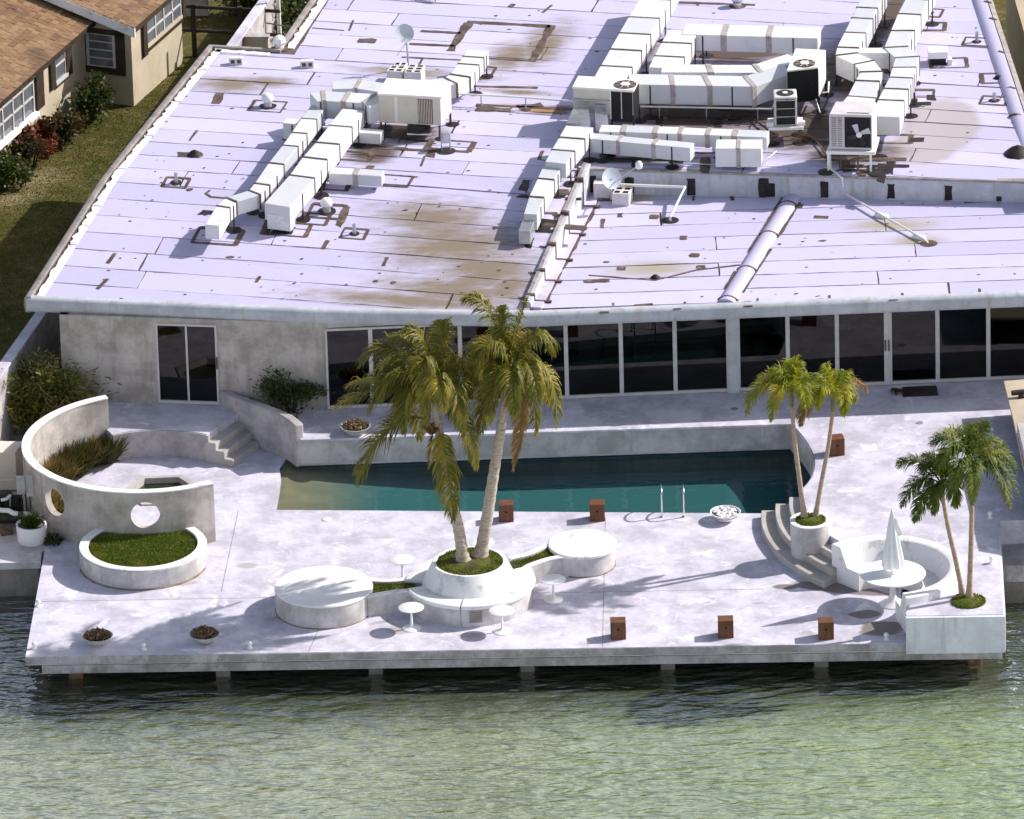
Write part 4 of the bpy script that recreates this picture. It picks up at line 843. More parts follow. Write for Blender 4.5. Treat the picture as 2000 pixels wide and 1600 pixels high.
for px, py, w_, h_, m_ in ((57, 928, .16, .5, M_frame), (40, 932, .18, .4, M_galv)):
    p = P(px, py, 1.15); MB().box(p.x, p.y+.02, 1.15-h_, w_, .12, h_).build('box', m_, eb, bevel=.008)
for px in (42, 50, 58, 66, 72): p = P(px, 975, .6); MB().tube([(p.x, p.y+.1, .02), (p.x, p.y+.1, .75)], .014, 8).build('conduit', M_dark if px % 4 else M_galv, eb)
tag(MB().box(P(12, 1042, 0).x, P(12, 1042, 0).y, -.01, .28, .22, .16, .3).build('clay_pot', M_rust, bevel=.02), 'small brown crate on the pad left of the white pot', 'crate')

# joints scored across the deck, grime lines at the feet of the built-ins
for i, (p_, q_) in enumerate((((-10.1, 2.35), (5.4, 1.95)), ((1.9, -.75), (2.1, 5.9)), ((-4.3, -.55), (-4.1, .5)), ((-6.2, 2.6), (-5.9, 6.8)))):
    MB().wall([p_, q_], .008, -.004, .0025).build('deck_joint', M_trim, None, kind='structure')
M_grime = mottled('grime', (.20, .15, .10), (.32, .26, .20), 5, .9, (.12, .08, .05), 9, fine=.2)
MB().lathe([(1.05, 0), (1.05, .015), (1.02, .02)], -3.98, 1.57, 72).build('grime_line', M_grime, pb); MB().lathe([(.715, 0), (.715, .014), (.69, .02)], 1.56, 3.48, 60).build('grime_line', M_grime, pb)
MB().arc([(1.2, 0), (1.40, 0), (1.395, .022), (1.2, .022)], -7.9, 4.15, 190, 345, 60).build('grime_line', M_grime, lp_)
# ------------------------------------------------------------------ roof equipment
def V2(p): return (p.x, p.y)
def pad(t, x, y, r=.17, mat=None):                       # tar blob at a foot
    MB().prism(ragged(circ(x, y, r, n=10), .06, .06, x*3+y), lambda u, v: zU(u, v)-.01, lambda u, v: zU(u, v)+.012).build('tar_pad', mat or M_tard, t)
def sealring(t, pts, wd, seed=0, zf=zU, name='tar_seal'):        # hand-laid tar outline round a flashing plate (world xy)
    c = Vector((sum(p[0] for p in pts)/len(pts), sum(p[1] for p in pts)/len(pts))); b = MB(); n = len(pts)
    for i in range(n):
        p, q = Vector(pts[i]), Vector(pts[(i+1) % n]); w_ = wd*U(.5, 1.3)
        d = (q-p).normalized(); o = Vector((d.y, -d.x))*w_*.5
        b.prism(ragged([tuple(p+o-d*.01), tuple(q+o+d*.01), tuple(q-o+d*.01), tuple(p-o-d*.01)], .07, w_*.22, seed+i), lambda x, y: zf(x, y)-.01, lambda x, y, i=i: zf(x, y)+.007+.0015*i)
    return b.build(name, M_tar, t)
def duct(label, path, hgt, lift, seg=1.0, band=.05, legs=True, wrap=None, tier=0):
    """path: (px, py, width m) of the top face centre; lift = height of the top over the roof"""
    pw_ = []
    for px, py, w_ in path:
        q = RU(px, py, lift); pw_.append((q.x, q.y, w_))
    t = thing('air_duct', label, 'duct', (pw_[0][0], pw_[0][1], zU(pw_[0][0], pw_[0][1])), 'rooftop air ducts')
    n = len(pw_); Ls, Rs = [], []
    for i in range(n):
        a = Vector(pw_[max(i-1, 0)][:2]); b = Vector(pw_[i][:2]); c = Vector(pw_[min(i+1, n-1)][:2])
        d1 = (b-a).normalized() if i else (c-b).normalized(); d2 = (c-b).normalized() if i < n-1 else d1
        tt = (d1+d2).normalized(); k_ = 1/max(.5, tt.dot(d1)); nn = Vector((-tt.y, tt.x))*pw_[i][2]/2*k_; Ls.append(b+nn); Rs.append(b-nn)
    for i in range(n-1):
        L = ((Ls[i]+Rs[i])/2-(Ls[i+1]+Rs[i+1])/2).length; m = max(1, round(L/seg)); cuts = [j/m for j in range(m+1)]
        if m > 2: cuts = [0]+[c+U(-.12, .12)/m for c in cuts[1:-1]]+[1]
        for j in range(m):
            f0, f1 = cuts[j], cuts[j+1]; l0, l1, r0, r1 = Ls[i].lerp(Ls[i+1], f0), Ls[i].lerp(Ls[i+1], f1), Rs[i].lerp(Rs[i+1], f0), Rs[i].lerp(Rs[i+1], f1)
            dz = U(-.006, .006)
            MB().prism([V2(r0), V2(r1), V2(l1), V2(l0)], lambda x, y: zU(x, y)+lift-hgt+dz, lambda x, y: zU(x, y)+lift+dz).build('duct_section', wrap or M_duct, t, bevel=.012)
            if (i or j):
                d = ((l1+r1)-(l0+r0)).normalized(); e = (l0-r0).normalized()*.012; bb = band*U(.8, 1.2)/2
                MB().prism([V2(r0-e-d*bb), V2(r0-e+d*bb), V2(l0+e+d*bb), V2(l0+e-d*bb)], lambda x, y: zU(x, y)+lift-hgt-.012, lambda x, y: zU(x, y)+lift+.014).build('joint_band', M_band if band > .07 else M_tar, t)
            if legs and lift-hgt > .1 and ((i+j) % 2 == 0):
                for s_ in (l0.lerp(l1, .5), r0.lerp(r1, .5)):
                    z0 = zU(s_.x, s_.y); MB().tube([(s_.x, s_.y, z0), (s_.x, s_.y, z0+lift-.02)], .018, 6).build('support_leg', M_dark, t); pad(t, s_.x, s_.y)
    return t
def qbox(px4, lift, h, name, mat, t, bevel=.015):        # box whose top corners are seen at these spots
    q = [RU(x, y, lift) for x, y in px4]; z = sum(p.z for p in q)/4
    return MB().prism([V2(p) for p in q], z-h, z).build(name, mat, t, bevel=bevel), [Vector((p.x, p.y, z)) for p in q]
# --- left group
duct('long narrow white duct on the left roof stepping down to an elbow', [(622, 206, .36), (567, 285, .36), (512, 360, .36), (497, 376, .32), (452, 390, .32), (436, 404, .32), (414, 440, .33)], .34, .62, .95, .045)
duct('wider white duct beside the narrow one on the left roof', [(690, 214, .52), (640, 280, .56), (590, 345, .60), (541, 401, .62)], .40, .66, 1.0, .05)
d_ = duct('short white end box under the front end of the wider left duct', [(553, 409, .56), (544, 421, .56)], .36, .42, 2, legs=False)
duct('silver header duct joining the two left ducts to the cream unit', [(612, 190, .55), (632, 187, .6), (722, 192, .6), (744, 200, .75)], .44, .80, .62, .11)
duct('low white branch duct behind the header near the cinder blocks', [(648, 166, .5), (700, 164, .55), (752, 172, .55)], .16, .26, .8, .1, legs=False)
duct('short white side branch stub left of the narrow duct', [(556, 236, .30), (592, 239, .30)], .40, .52, 1)
duct('low white branch duct running right from the wider left duct', [(645, 332, .3), (748, 339, .3)], .26, .36, .7, .1)
duct('short branch duct in the shade under the cream unit', [(690, 254, .28), (746, 258, .28)], .26, .32, .7, .1)
duct('curved white duct rising behind the cream unit towards the roof patch', [(838, 164, .5), (880, 158, .5), (899, 148, .5), (915, 126, .5), (934, 98, .5)], .34, .56, .6, .05)
ac = thing('rooftop_unit', 'cream packaged air conditioner with white top on the left roof', 'air conditioner', V2(RU(800, 240))+(zU(*V2(RU(800, 240))),))
LA = 1.02
o_, q = qbox([(738.5, 184), (860, 191), (881, 163), (757, 155)], LA, .70, 'body', M_ac, ac, .02)
MB().prism([V2(q[0]+Vector((-.02, -.03, 0))), V2(q[1]+Vector((.03, -.03, 0))), V2(q[2]+Vector((.03, .02, 0))), V2(q[3]+Vector((-.02, .02, 0)))], q[0].z-.02, q[0].z+.03).build('top_cover', M_acw, ac, bevel=.01)
def onface(a, b, f0, f1, z0, z1, out, name, mat, t, th=.012):
    d = (b-a).normalized(); n_ = Vector((d.y, -d.x, 0)); p, r_ = a.lerp(b, f0)+n_*out, a.lerp(b, f1)+n_*out
    return MB().prism([V2(p), V2(r_), V2(r_-n_*th), V2(p-n_*th)], z0, z1).build(name, mat, t)
zt = q[0].z
onface(q[0], q[1], .26, .31, zt-.66, zt-.04, .012, 'white_panel_strip', M_acw, ac); onface(q[0], q[1], .63, .87, zt-.66, zt-.06, .006, 'coil_panel', M_rust, ac)
for i in range(9): onface(q[0], q[1], .635+.026*i, .645+.026*i, zt-.65, zt-.07, .012, 'coil_fin', M_ac, ac)
for i in range(10): onface(q[1], q[2], .1, .9, zt-.62+.055*i, zt-.60+.055*i, .008, 'louvre', M_acg, ac)
fz = RU(818, 252, .2); MB().lathe([(.26, fz.z-.02), (.28, fz.z+.05), (.2, fz.z+.1), (.05, fz.z+.12)], fz.x, fz.y, 24).build('fan_housing', M_dark, ac, smooth=40)
for i, c in enumerate((q[0], q[1], q[2], q[3], q[0].lerp(q[1], .5))):
    z0 = zU(c.x, c.y); MB().box(c.x+(.04 if i in (0, 3) else -.04), c.y+(.05 if i < 2 else 0), z0, .05, .05, LA-.69).build('stand_leg', M_rust, ac); pad(ac, c.x, c.y, .16)
MB().tube([RU(795, 262, .15), RU(842, 263, .15)], .02, 8).build('stand_rail', M_pvc, ac)
bx = RU(870, 262, .38); MB().box(bx.x, bx.y, bx.z-.2, .16, .14, .26).build('junction_box', M_galv, ac)
for dx in (-.1, .1):
    for dy in (-.06, .06): MB().tube([(bx.x+dx, bx.y+dy, bx.z-.45), (bx.x+dx, bx.y+dy, bx.z)], .015, 6).build('rack_leg', M_galv, ac)
pad(ac, bx.x, bx.y-.1, .22)
# cinder blocks and dishes
def cinder(px4, lift, h, label, nx, ny, t=None):
    qq = [RU(x, y, lift) if not low_ else P(x, y, ZL+lift) for x, y in px4]; z = sum(p.z for p in qq)/4
    t = thing('cinder_blocks', label, 'cinder blocks', (qq[0].x, qq[0].y, z-h), 'cinder block ballast')
    MB().prism([V2(p) for p in qq], z-h, z).build('block', M_cinder, t, bevel=.008)
    for i in range(nx):
        for j in range(ny):
            f0, f1, g0, g1 = (i+.18)/nx, (i+.82)/nx, (j+.2)/ny, (j+.8)/ny
            B = lambda u, v: qq[0].lerp(qq[1], u).lerp(qq[3].lerp(qq[2], u), v)
            MB().prism([V2(B(f0, g0)), V2(B(f1, g0)), V2(B(f1, g1)), V2(B(f0, g1))], z-.01, z+.0025).build('core_hole', M_hole, t)
    return t
low_ = False
cinder([(755, 139), (785, 140), (793, 129), (764, 128)], .38, .40, 'pair of pale cinder blocks, left of the dish post', 2, 2)
cinder([(789, 141), (822, 142), (830, 127), (799, 126)], .42, .44, 'taller pale cinder blocks stacked right of the dish post', 2, 3)
cinder([(768, 128), (792, 128), (796, 122), (773, 121)], .36, .38, 'pale cinder block behind the dish post', 2, 1)
for (px, py, lb) in ((600, 131, 'small pale twin-hole cinder block alone on the back left roof'), (461, 125, 'small pale twin-hole cinder block beside the roof corner patch')):
    p = RU(px, py, .0); t = thing('cinder_block', lb, 'cinder blocks', (p.x, p.y, p.z), 'cinder block ballast')
    b = MB(); b.box(p.x, p.y, p.z, .32, .16, .17); b.build('block', M_cinder, t, bevel=.008)
    for dx in (-.075, .075): MB().box(p.x+dx, p.y-.08, p.z+.04, .09, .006, .09).build('core_hole', M_tar, t)
def dish(p, r, az, el, t, name='reflector', mat=None):
    d = Vector((math.sin(az)*math.cos(el), -math.cos(az)*math.cos(el), math.sin(el))); rot = d.to_track_quat('Z', 'Y').to_matrix(); b = MB()
    prof = [(r*i/6, .22*r*(i/6)**2) for i in range(7)]; n = 32; vs = []
    for s_ in (0, -.008):
        for rr, z in prof:
            for k_ in range(n): vs.append(p+rot @ Vector(((rr+.001)*math.cos(k_*2*math.pi/n), (rr+.001)*math.sin(k_*2*math.pi/n), z+s_)))
    m = 7; fs = []
    for o in (0, m*n):
        fs += [(o+i*n+k_, o+i*n+(k_+1) % n, o+(i+1)*n+(k_+1) % n, o+(i+1)*n+k_) for i in range(m-1) for k_ in range(n)]
    fs += [((m-1)*n+k_, (m-1)*n+(k_+1) % n, m*n+(m-1)*n+(k_+1) % n, m*n+(m-1)*n+k_) for k_ in range(n)]
    b.add(vs, fs); b.build(name, mat or M_acg, t, smooth=60); return d
M_dish = mottled('dish_grey', (.50, .55, .62), (.58, .62, .68), 3, .5, fine=.03)
p0 = RU(797, 135); p1 = RU(798, 92, 0); dt = thing('satellite_dish', 'grey satellite dish on a tall thin post above the cinder blocks', 'satellite dish', (p0.x, p0.y, p0.z))
top = p0+Vector((-.03, .0, .76)); MB().tube([p0, p0+Vector((0, 0, .4)), top], .022, 10).build('post', M_galv, dt, smooth=60)
dc = top+Vector((-.03, -.02, .14)); dd_ = dish(dc, .22, R(10), R(25), dt, mat=M_dish); MB().tube([dc-Vector((0, 0, .18)), dc+dd_*.3-Vector((0, 0, .05))], .01, 6).build('feed_arm', M_galv, dt)
MB().tube([top-Vector((0, 0, .1)), p0+Vector((-.25, -.1, .38))], .008, 6).build('stay_wire', M_galv, dt)
low_ = True
cinder([(1195, 378), (1228, 379), (1236, 366), (1204, 364)], .30, .30, 'white cinder blocks at the foot of the dish on the lower roof', 2, 2)
# big dish on the lower roof
b0 = P(1176, 388, ZL); dt = thing('satellite_dish', 'pale satellite dish with long feed arm on the lower roof by the step', 'satellite dish', (b0.x, b0.y, ZL))
MB().box(b0.x, b0.y+.08, ZL-.0, .36, .26, .38, -.1).build('base_block', M_cinder, dt, bevel=.01); q_ = P(1205, 388, ZL); MB().box(q_.x-.1, q_.y+.12, ZL+.0, .95, .5, .03).build('base_board', M_tar, dt)
dc = P(1193, 349, ZL+.62); dd_ = dish(dc, .245, R(28), R(24), dt, mat=M_dish); MB().tube([dc, Vector((dc.x, dc.y+.03, ZL+.1))], .025, 10).build('post', M_galv, dt)
lp2 = PY(1248, 323, dc.y-.35); MB().tube([dc-Vector((0, 0, .16)), lp2], .013, 8).build('feed_arm', M_galv, dt)
MB().lathe([(.02, lp2.z-.1), (.075, lp2.z-.07), (.085, lp2.z+.03), (.05, lp2.z+.09), (.005, lp2.z+.11)], lp2.x, lp2.y, 20).build('feed_head', M_whitep, dt, smooth=60)
# --- right group
duct('long white main duct running back from the twin-fan unit to the roof edge', [(1188, 158, .74), (1240, 66, .74), (1298, -35, .74)], .42, .80, 1.0, .05)
duct('upper cross duct of the loop, ending in a free end at right', [(1335, 57, .70), (1600, 64, .70)], .40, .80, 1.02, .12)
duct('left side duct of the loop between the two cross ducts', [(1296, 133, .70), (1334, 60, .70)], .42, .79, .85, .05)
duct('rear of the paired cross ducts leading to the tall centre unit', [(1292, 134, .5), (1480, 134, .5), (1552, 112, .55)], .40, .79, 1.0, .12, legs=False)
duct('front of the paired cross ducts, dark banded and bending to the tall centre unit', [(1228, 155, .66), (1464, 159, .66), (1540, 133, .55)], .48, .80, .95, .12)
duct('rear silver duct of the front pair with many cross bands', [(1172, 250, .42), (1330, 255, .42), (1500, 262, .42)], .30, .55, .58, .11)
duct('front silver duct of the front pair, ending short', [(1150, 265, .34), (1352, 284, .34)], .34, .52, .75, .11)
duct('square white end box of the front ducts near the small condenser', [(1398, 281, .56), (1488, 281, .56)], .46, .54, .62, .09, legs=False)
duct('stepped tapering white duct descending along the ridge kerb', [(1132, 247, .64), (1117, 270, .60), (1100, 294, .54), (1085, 318, .48)], .36, .66, .52, .05)
duct('narrow lower part of the stepped duct beside the ridge kerb', [(1079, 326, .42), (1066, 350, .38), (1048, 385, .34), (1036, 418, .30)], .38, .52, .62, .05)
duct('last small silver duct elbow at the ridge foot', [(1033, 428, .28), (1024, 452, .27)], .32, .36, 2, legs=False, wrap=M_galv)
duct('left of the twin ducts on the right, with an S-shaped elbow', [(1712, -24, .5), (1684, 36, .5), (1656, 93, .5), (1653, 106, .5), (1688, 122, .5), (1702, 140, .5), (1694, 158, .55), (1683, 190, .66), (1668, 206, .62)], .46, .80, .8, .05)
duct('right of the twin ducts with a jog to the right', [(1806, -30, .54), (1776, 28, .54), (1750, 92, .54), (1772, 112, .54), (1760, 152, .54), (1740, 196, .60), (1731, 228, .62)], .46, .80, .85, .05)
duct('short cross duct linking the twin ducts', [(1676, 98, .34), (1752, 98, .34)], .40, .78, 1.5, legs=False)
for i, (chute, lb) in enumerate(((((1121, 208, .62), (1149, 208, .62), (1153, 242, .50), (1106, 241, .50)), 'left sloping sheet-metal duct drop below the twin-fan unit'), (((1160, 207, .62), (1183, 207, .62), (1188, 236, .46), (1163, 236, .46)), 'right sloping sheet-metal duct drop below the twin-fan unit'))):
    q = [RU(x, y, h) for x, y, h in chute]; t = thing('duct_drop', lb, 'duct', (q[2].x, q[2].y, q[2].z-.4), 'sheet metal duct drops')
    b = MB(); bk = Vector((0, .12, -.3)); b.add([*q, *[p+bk for p in q]], [(0, 1, 2, 3), (7, 6, 5, 4), (0, 4, 5, 1), (1, 5, 6, 2), (2, 6, 7, 3), (3, 7, 4, 0)]); b.build('chute', M_galv, t)
    b = MB(); b.tube([q[0]+Vector((0, -.01, 0)), q[1]+Vector((0, -.01, 0))], .03, 6); b.build('top_flange', M_galv, t)
# units
def fan(t, c, r, hub=True):
    MB().lathe([(r, c.z), (r, c.z+.012), (r*.93, c.z+.014), (r*.92, c.z+.006), (.01, c.z+.006)], c.x, c.y, 36).build('fan_grille', M_tar, t)
    for i in range(4): MB().box(c.x, c.y, c.z+.012, r*1.84, .012, .008, i*math.pi/4+.3).build('grille_bar', M_acg, t)
    if hub: MB().lathe([(r*.42, c.z+.006), (r*.4, c.z+.03), (.01, c.z+.034)], c.x, c.y, 20).build('fan_hub', M_acw, t)
t = thing('rooftop_unit', 'cream twin-panel air conditioner with black grille and round fan, left of the cross ducts', 'air conditioner', V2(RU(1180, 235))+(3.6,))
o_, q = qbox([(1119, 171), (1236, 178), (1247, 158), (1131, 150)], 1.0, .62, 'body', M_ac, t, .02); zt = q[0].z
MB().prism([V2(q[0]+Vector((-.02, -.02, 0))), V2(q[1]+Vector((.02, -.02, 0))), V2(q[2]+Vector((.02, .02, 0))), V2(q[3]+Vector((-.02, .02, 0)))], zt-.03, zt+.025).build('top_cover', M_acw, t, bevel=.012)
onface(q[0], q[1], .0, .62, zt-.34, zt-.26, .05, 'drip_edge', M_galv, t, .06)
onface(q[0], q[1], .63, .99, zt-.70, zt-.04, .012, 'coil_grille', M_coil, t, .05); onface(q[1], q[2], .02, .98, zt-.68, zt-.04, .012, 'coil_grille', M_coil, t, .05)
onface(q[0], q[1], .80, .815, zt-.70, zt-.04, .02, 'grille_post', M_acg, t); onface(q[0], q[1], .615, .635, zt-.72, zt-.03, .02, 'corner_post', M_acw, t)
MB().prism([V2(q[0].lerp(q[1], .62)), V2(q[1]), V2(q[2]), V2(q[3].lerp(q[2], .62))], zt-.78, zt-.6).build('lower_body', M_coil, t)
fan(t, q[0].lerp(q[1], .83).lerp(q[3].lerp(q[2], .83), .45)+Vector((0, 0, .026)), .26)
for c in (q[0].lerp(q[1], .64), q[1], q[2], q[3]): z0 = zU(c.x, c.y); MB().box(c.x, c.y+.03, z0, .05, .05, .4).build('stand_leg', M_dark, t); pad(t, c.x, c.y)
t = thing('rooftop_unit', 'tall cream air conditioner with black front grille at the end of the cross ducts', 'air conditioner', V2(RU(1570, 192))+(3.6,))
o_, q = qbox([(1536, 137), (1599, 130), (1613, 97), (1553, 94)], 1.12, .78, 'body', M_acw, t, .025); zt = q[0].z
onface(q[0], q[1], .02, .985, zt-.82, zt-.05, .02, 'coil_grille', M_coil, t, .08)
fc = q[0].lerp(q[1], .5).lerp(q[3].lerp(q[2], .5), .24); fan(t, fc+Vector((0, 0, .003)), .25)
for c in q: z0 = zU(c.x, c.y); MB().box(c.x*.98+fc.x*.02, c.y*.98+fc.y*.02, z0, .05, .05, .36).build('stand_leg', M_dark, t); pad(t, c.x, c.y)
t = thing('condenser', 'small dark louvred condenser on a white rusty stand', 'air conditioner', V2(RU(1535, 282))+(3.6,))
cb = RU(1535, 247, .42); cx_, cy_ = cb.x, cb.y+.26; z0 = cb.z
MB().box(cx_, cy_, z0, .5, .5, .66).build('coil', M_coil, t, bevel=.07)
for sx in (-1, 1):
    for sy in (-1, 1): MB().box(cx_+sx*.235, cy_+sy*.235, z0, .045, .045, .66).build('corner_post', M_acg, t, bevel=.012)
for i in range(4): MB().box(cx_, cy_, z0+.02+i*.2, .515, .515, .018).build('band', M_acg, t, bevel=.006)
for i in range(14): MB().box(cx_, cy_, z0+.05+i*.042, .508, .508, .012).build('louvre', M_dark, t)
MB().box(cx_, cy_, z0+.655, .53, .53, .06).build('top_cover', M_acg, t, bevel=.03); MB().lathe([(.2, z0+.714), (.2, z0+.722), (.01, z0+.724)], cx_, cy_, 30).build('fan_grille', M_dark, t); MB().lathe([(.06, z0+.722), (.06, z0+.735), (.01, z0+.738)], cx_, cy_, 16).build('fan_hub', M_acw, t)
MB().box(cx_, cy_-.02, z0-.07, .8, .62, .07).build('platform', M_acw, t, bevel=.01)
for sx in (-.36, .36): MB().box(cx_+sx, cy_-.2, z0, .16, .12, .09).build('clip', M_acw, t)
for sx in (-.33, .33):
    for sy in (-.26, .26): MB().box(cx_+sx, cy_+sy, z0-.42, .05, .05, .36).build('stand_leg', M_rust, t); pad(t, cx_+sx, cy_+sy, .18)
t = thing('rooftop_unit', 'grey air conditioner with its fan showing in a black opening, on a white frame', 'air conditioner', V2(RU(1660, 330))+(3.6,))
o_, q = qbox([(1619, 223), (1703, 225), (1712, 199), (1632, 198)], 1.36, .86, 'body', M_acg, t, .02); zt = q[0].z
onface(q[0], q[1], .36, .97, zt-.80, zt-.06, .006, 'fan_opening', M_coil, t, .03)
d = (q[1]-q[0]).normalized(); n_ = Vector((d.y, -d.x, 0)); fc = q[0].lerp(q[1], .70)+n_*.012+Vector((0, 0, -.47))
for k_ in range(4):
    a = k_*math.pi/2+.5; b = MB(); e1 = d*math.cos(a)+Vector((0, 0, 1))*math.sin(a); e2 = d*-math.sin(a)+Vector((0, 0, 1))*math.cos(a)
    b.add([fc+e1*.06-e2*.03+n_*.01, fc+e1*.25-e2*.10+n_*.03, fc+e1*.27+e2*.04+n_*.006, fc+e1*.06+e2*.05+n_*.004], [(0, 1, 2, 3)]); b.build('fan_blade', M_galv if k_ < 2 else M_dark, t)
MB().tube([fc, fc+n_*.05], .065, 16).build('fan_hub', M_acw, t)
for i in range(14): onface(q[0], q[1], .05, .17, zt-.78+i*.052, zt-.75+i*.052, .008, 'louvre', M_trim, t); onface(q[0], q[1], .2, .30, zt-.78+i*.052, zt-.75+i*.052, .008, 'louvre', M_trim, t)
MB().prism([V2(q[0].lerp(q[1], .42)+Vector((0, .08, 0))), V2(q[0].lerp(q[1], .93)+Vector((0, .08, 0))), V2(q[0].lerp(q[1], .93)+Vector((0, .12, 0))), V2(q[0].lerp(q[1], .42)+Vector((0, .12, 0)))], zt, zt+.006).build('top_slot', M_dark, t)
fr_b = [(q[0]+Vector((-.08, -.08, 0))), (q[1]+Vector((.06, -.08, 0))), (q[2]+Vector((.06, .05, 0))), (q[3]+Vector((-.08, .05, 0)))]
MB().prism([V2(p) for p in fr_b], zt-.95, zt-.87).build('frame', M_acw, t, bevel=.01)
for i, c in enumerate(fr_b): z0 = zU(c.x, c.y); MB().box(c.x+(.05 if i in (0, 3) else -.1), c.y+.04, z0, .05, .05, zt-.94-z0).build('frame_leg', M_acw if i < 2 else M_rust, t); pad(t, c.x, c.y-.04, .2)
for f in (.3, .65): c = fr_b[0].lerp(fr_b[1], f); MB().box(c.x, c.y+.1, zU(c.x, c.y), .045, .045, .42).build('frame_leg', M_rust, t)
# pipes
def pipe(label, pts, r, mat=None, supports=()):
    pts = [p if isinstance(p, Vector) else RU(*p) for p in pts]; t = thing('roof_pipe', label, 'pipe', tuple(pts[0]))
    MB().tube(pts, r, 10).build('pipe', mat or M_pvc, t, smooth=50)
    for px, py in supports:
        p = RU(px, py); MB().tube([p, p+Vector((0, 0, .28))], .016, 6).build('support', M_galv, t); pad(t, p.x, p.y, .12, M_tar)
    return t
pipe('thin white pipe running across the roof from the cream unit to the twin-fan unit', [(882, 183, .3), (1000, 189, .3), (1122, 198, .3)], .022, None, ((940, 207), (1027, 214)))
pipe('thin white pipe in front of the cross ducts leading to the small condenser', [(1244, 208, .3), (1400, 211, .3), (1508, 213, .3), (1513, 200, .5)], .02, None, ((1288, 232), (1380, 234), (1480, 236)))
cp = [RU(1620, 286, .5), RU(1622, 330, .03), P(1645, 348, 3.56), P(1648, 376, ZL+.12), P(1668, 388, ZL+.1), P(1728, 424, ZL+.1), P(1775, 450, ZL+.09), P(1806, 468, ZL+.09), P(1812, 474, ZL+.0)]
t = pipe('white condensate pipe zigzagging from the right unit down across the lower roof', cp, .026)
for px, py in ((1658, 382), (1722, 421), (1795, 463)): p = P(px, py, ZL+.04); MB().box(p.x, p.y, ZL, .3, .12, .08, -.6).build('sleeper', M_white, t)
p = P(1814, 476, ZL); MB().prism(ragged(circ(p.x, p.y, .2, n=12), .06, .05, 3), ZL-.01, ZL+.01).build('tar_pad', M_tar, t)
t = pipe('white angled pipe across the lower roof from the dish to a tarred outlet', [P(1212, 361, ZL+.36), P(1338, 366, ZL+.36), P(1309, 424, ZL+.14), P(1309, 432, ZL)], .034)
p = P(1309, 431, ZL); MB().prism(ragged(circ(p.x, p.y, .2, n=12), .06, .03, 8), ZL-.01, ZL+.012).build('tar_pad', M_tard, t)
pipe('short white pipe tree behind the small condenser', [(1602, 182, .25), (1618, 180, .5), (1619, 160, .6)], .018); pipe('thin slanted grey pipe leaning behind the small condenser', [(1586, 172, .5), (1602, 222, .1)], .018, M_galv)
# vents
def sealsq(t, p, a, b, wd, rot=-R(13.5), seed=0):
    c, s = math.cos(rot), math.sin(rot)
    sealring(t, [(p.x+c*x-s*y, p.y+s*x+c*y) for x, y in ((-a, -b), (a, -b), (a, b), (-a, b))], wd, seed)
def mush(px, py, label, a=.38):
    p = RU(px, py); t = thing('roof_vent', label, 'roof vent', tuple(p), 'roof vents')
    MB().lathe([(.1, p.z), (.085, p.z+.12), (.085, p.z+.18)], p.x, p.y, 20).build('collar', M_galv, t, smooth=40); MB().lathe([(.13, p.z+.15), (.145, p.z+.2), (.12, p.z+.28), (.06, p.z+.32), (.005, p.z+.33)], p.x, p.y, 24).build('cap', M_white, t, smooth=60)
    pad(t, p.x, p.y, .2); sealsq(t, p, a, a*.85, .085, seed=px)
mush(523, 208, 'white mushroom roof vent in a tar square on the far left roof'); mush(638, 413, 'white mushroom roof vent beside the wider left duct')
def stack(px, py, label, h=.24, a=.27, rot=-R(13.5), blob=.12):
    p = RU(px, py); t = thing('vent_pipe', label, 'vent pipe', tuple(p), 'plumbing vent pipes')
    MB().tube([p, p+Vector((0, 0, h))], .04, 12).build('pipe', M_galv, t, smooth=50); pad(t, p.x, p.y, blob)
    if a: sealsq(t, p, a, a*.85, .07, rot, px)
stack(344, 357, 'stubby grey vent pipe in a tar square near the left roof edge'); stack(692, 457, 'stubby grey vent pipe in a tar square right of the left ducts'); stack(1908, 82, 'grey vent pipe in a tar square near the far right kerb, rearmost', .26, .3)
stack(1942, 197, 'grey vent pipe in a tar square near the right kerb, beside the drain', .2, .3); stack(1815, 25, 'grey vent stub behind the right twin duct', .1, .3)
for px, py, lb in ((1950, 153, 'flat roof drain in a tar outline by the right kerb'), (1280, 543, 'dark roof drain in the dirty hollow of the lower roof')):
    lo = px < 1500; p = P(px, py, ZL) if lo else RU(px, py); t = thing('roof_drain', lb, 'roof drain', tuple(p)); MB().lathe([(.11, p.z), (.1, p.z+.03), (.05, p.z+.07), (.01, p.z+.08)], p.x, p.y, 14).build('dome', M_tard, t, smooth=40)
    if not lo: sealsq(t, p, .38, .3, .08, 0, 4)
for px, py, r_, lb in ((380, 303, .2, 'black tar lump on the left roof'), (1988, 301, .34, 'dark conical tar mound at the right end of the upper roof')):
    p = RU(px, py); b = MB(); b.lathe([(r_, p.z-.01), (r_*.7, p.z+r_*.25), (r_*.35, p.z+r_*.5), (.01, p.z+r_*.65)], p.x, p.y, 16, lambda a, z: 1+.25*noise.noise((a*2, z*9, px))); tag(b.build('tar_mound', M_tard, smooth=60), lb, 'tar mound')
p = RU(1832, 124); t = thing('roof_vent', 'square white vent box on a dark base near the right twin duct', 'roof vent', tuple(p), 'roof vents')
MB().box(p.x, p.y+.05, p.z, .36, .34, .17).build('base', M_coil, t); MB().box(p.x, p.y+.05, p.z+.17, .46, .42, .17).build('cap', M_whitep, t, bevel=.015); MB().box(p.x+.27, p.y-.05, p.z, .1, .2, .14).build('side_flange', M_white, t); sealsq(t, p+Vector((.25, 0, 0)), .42, .3, .08, 0, 8)
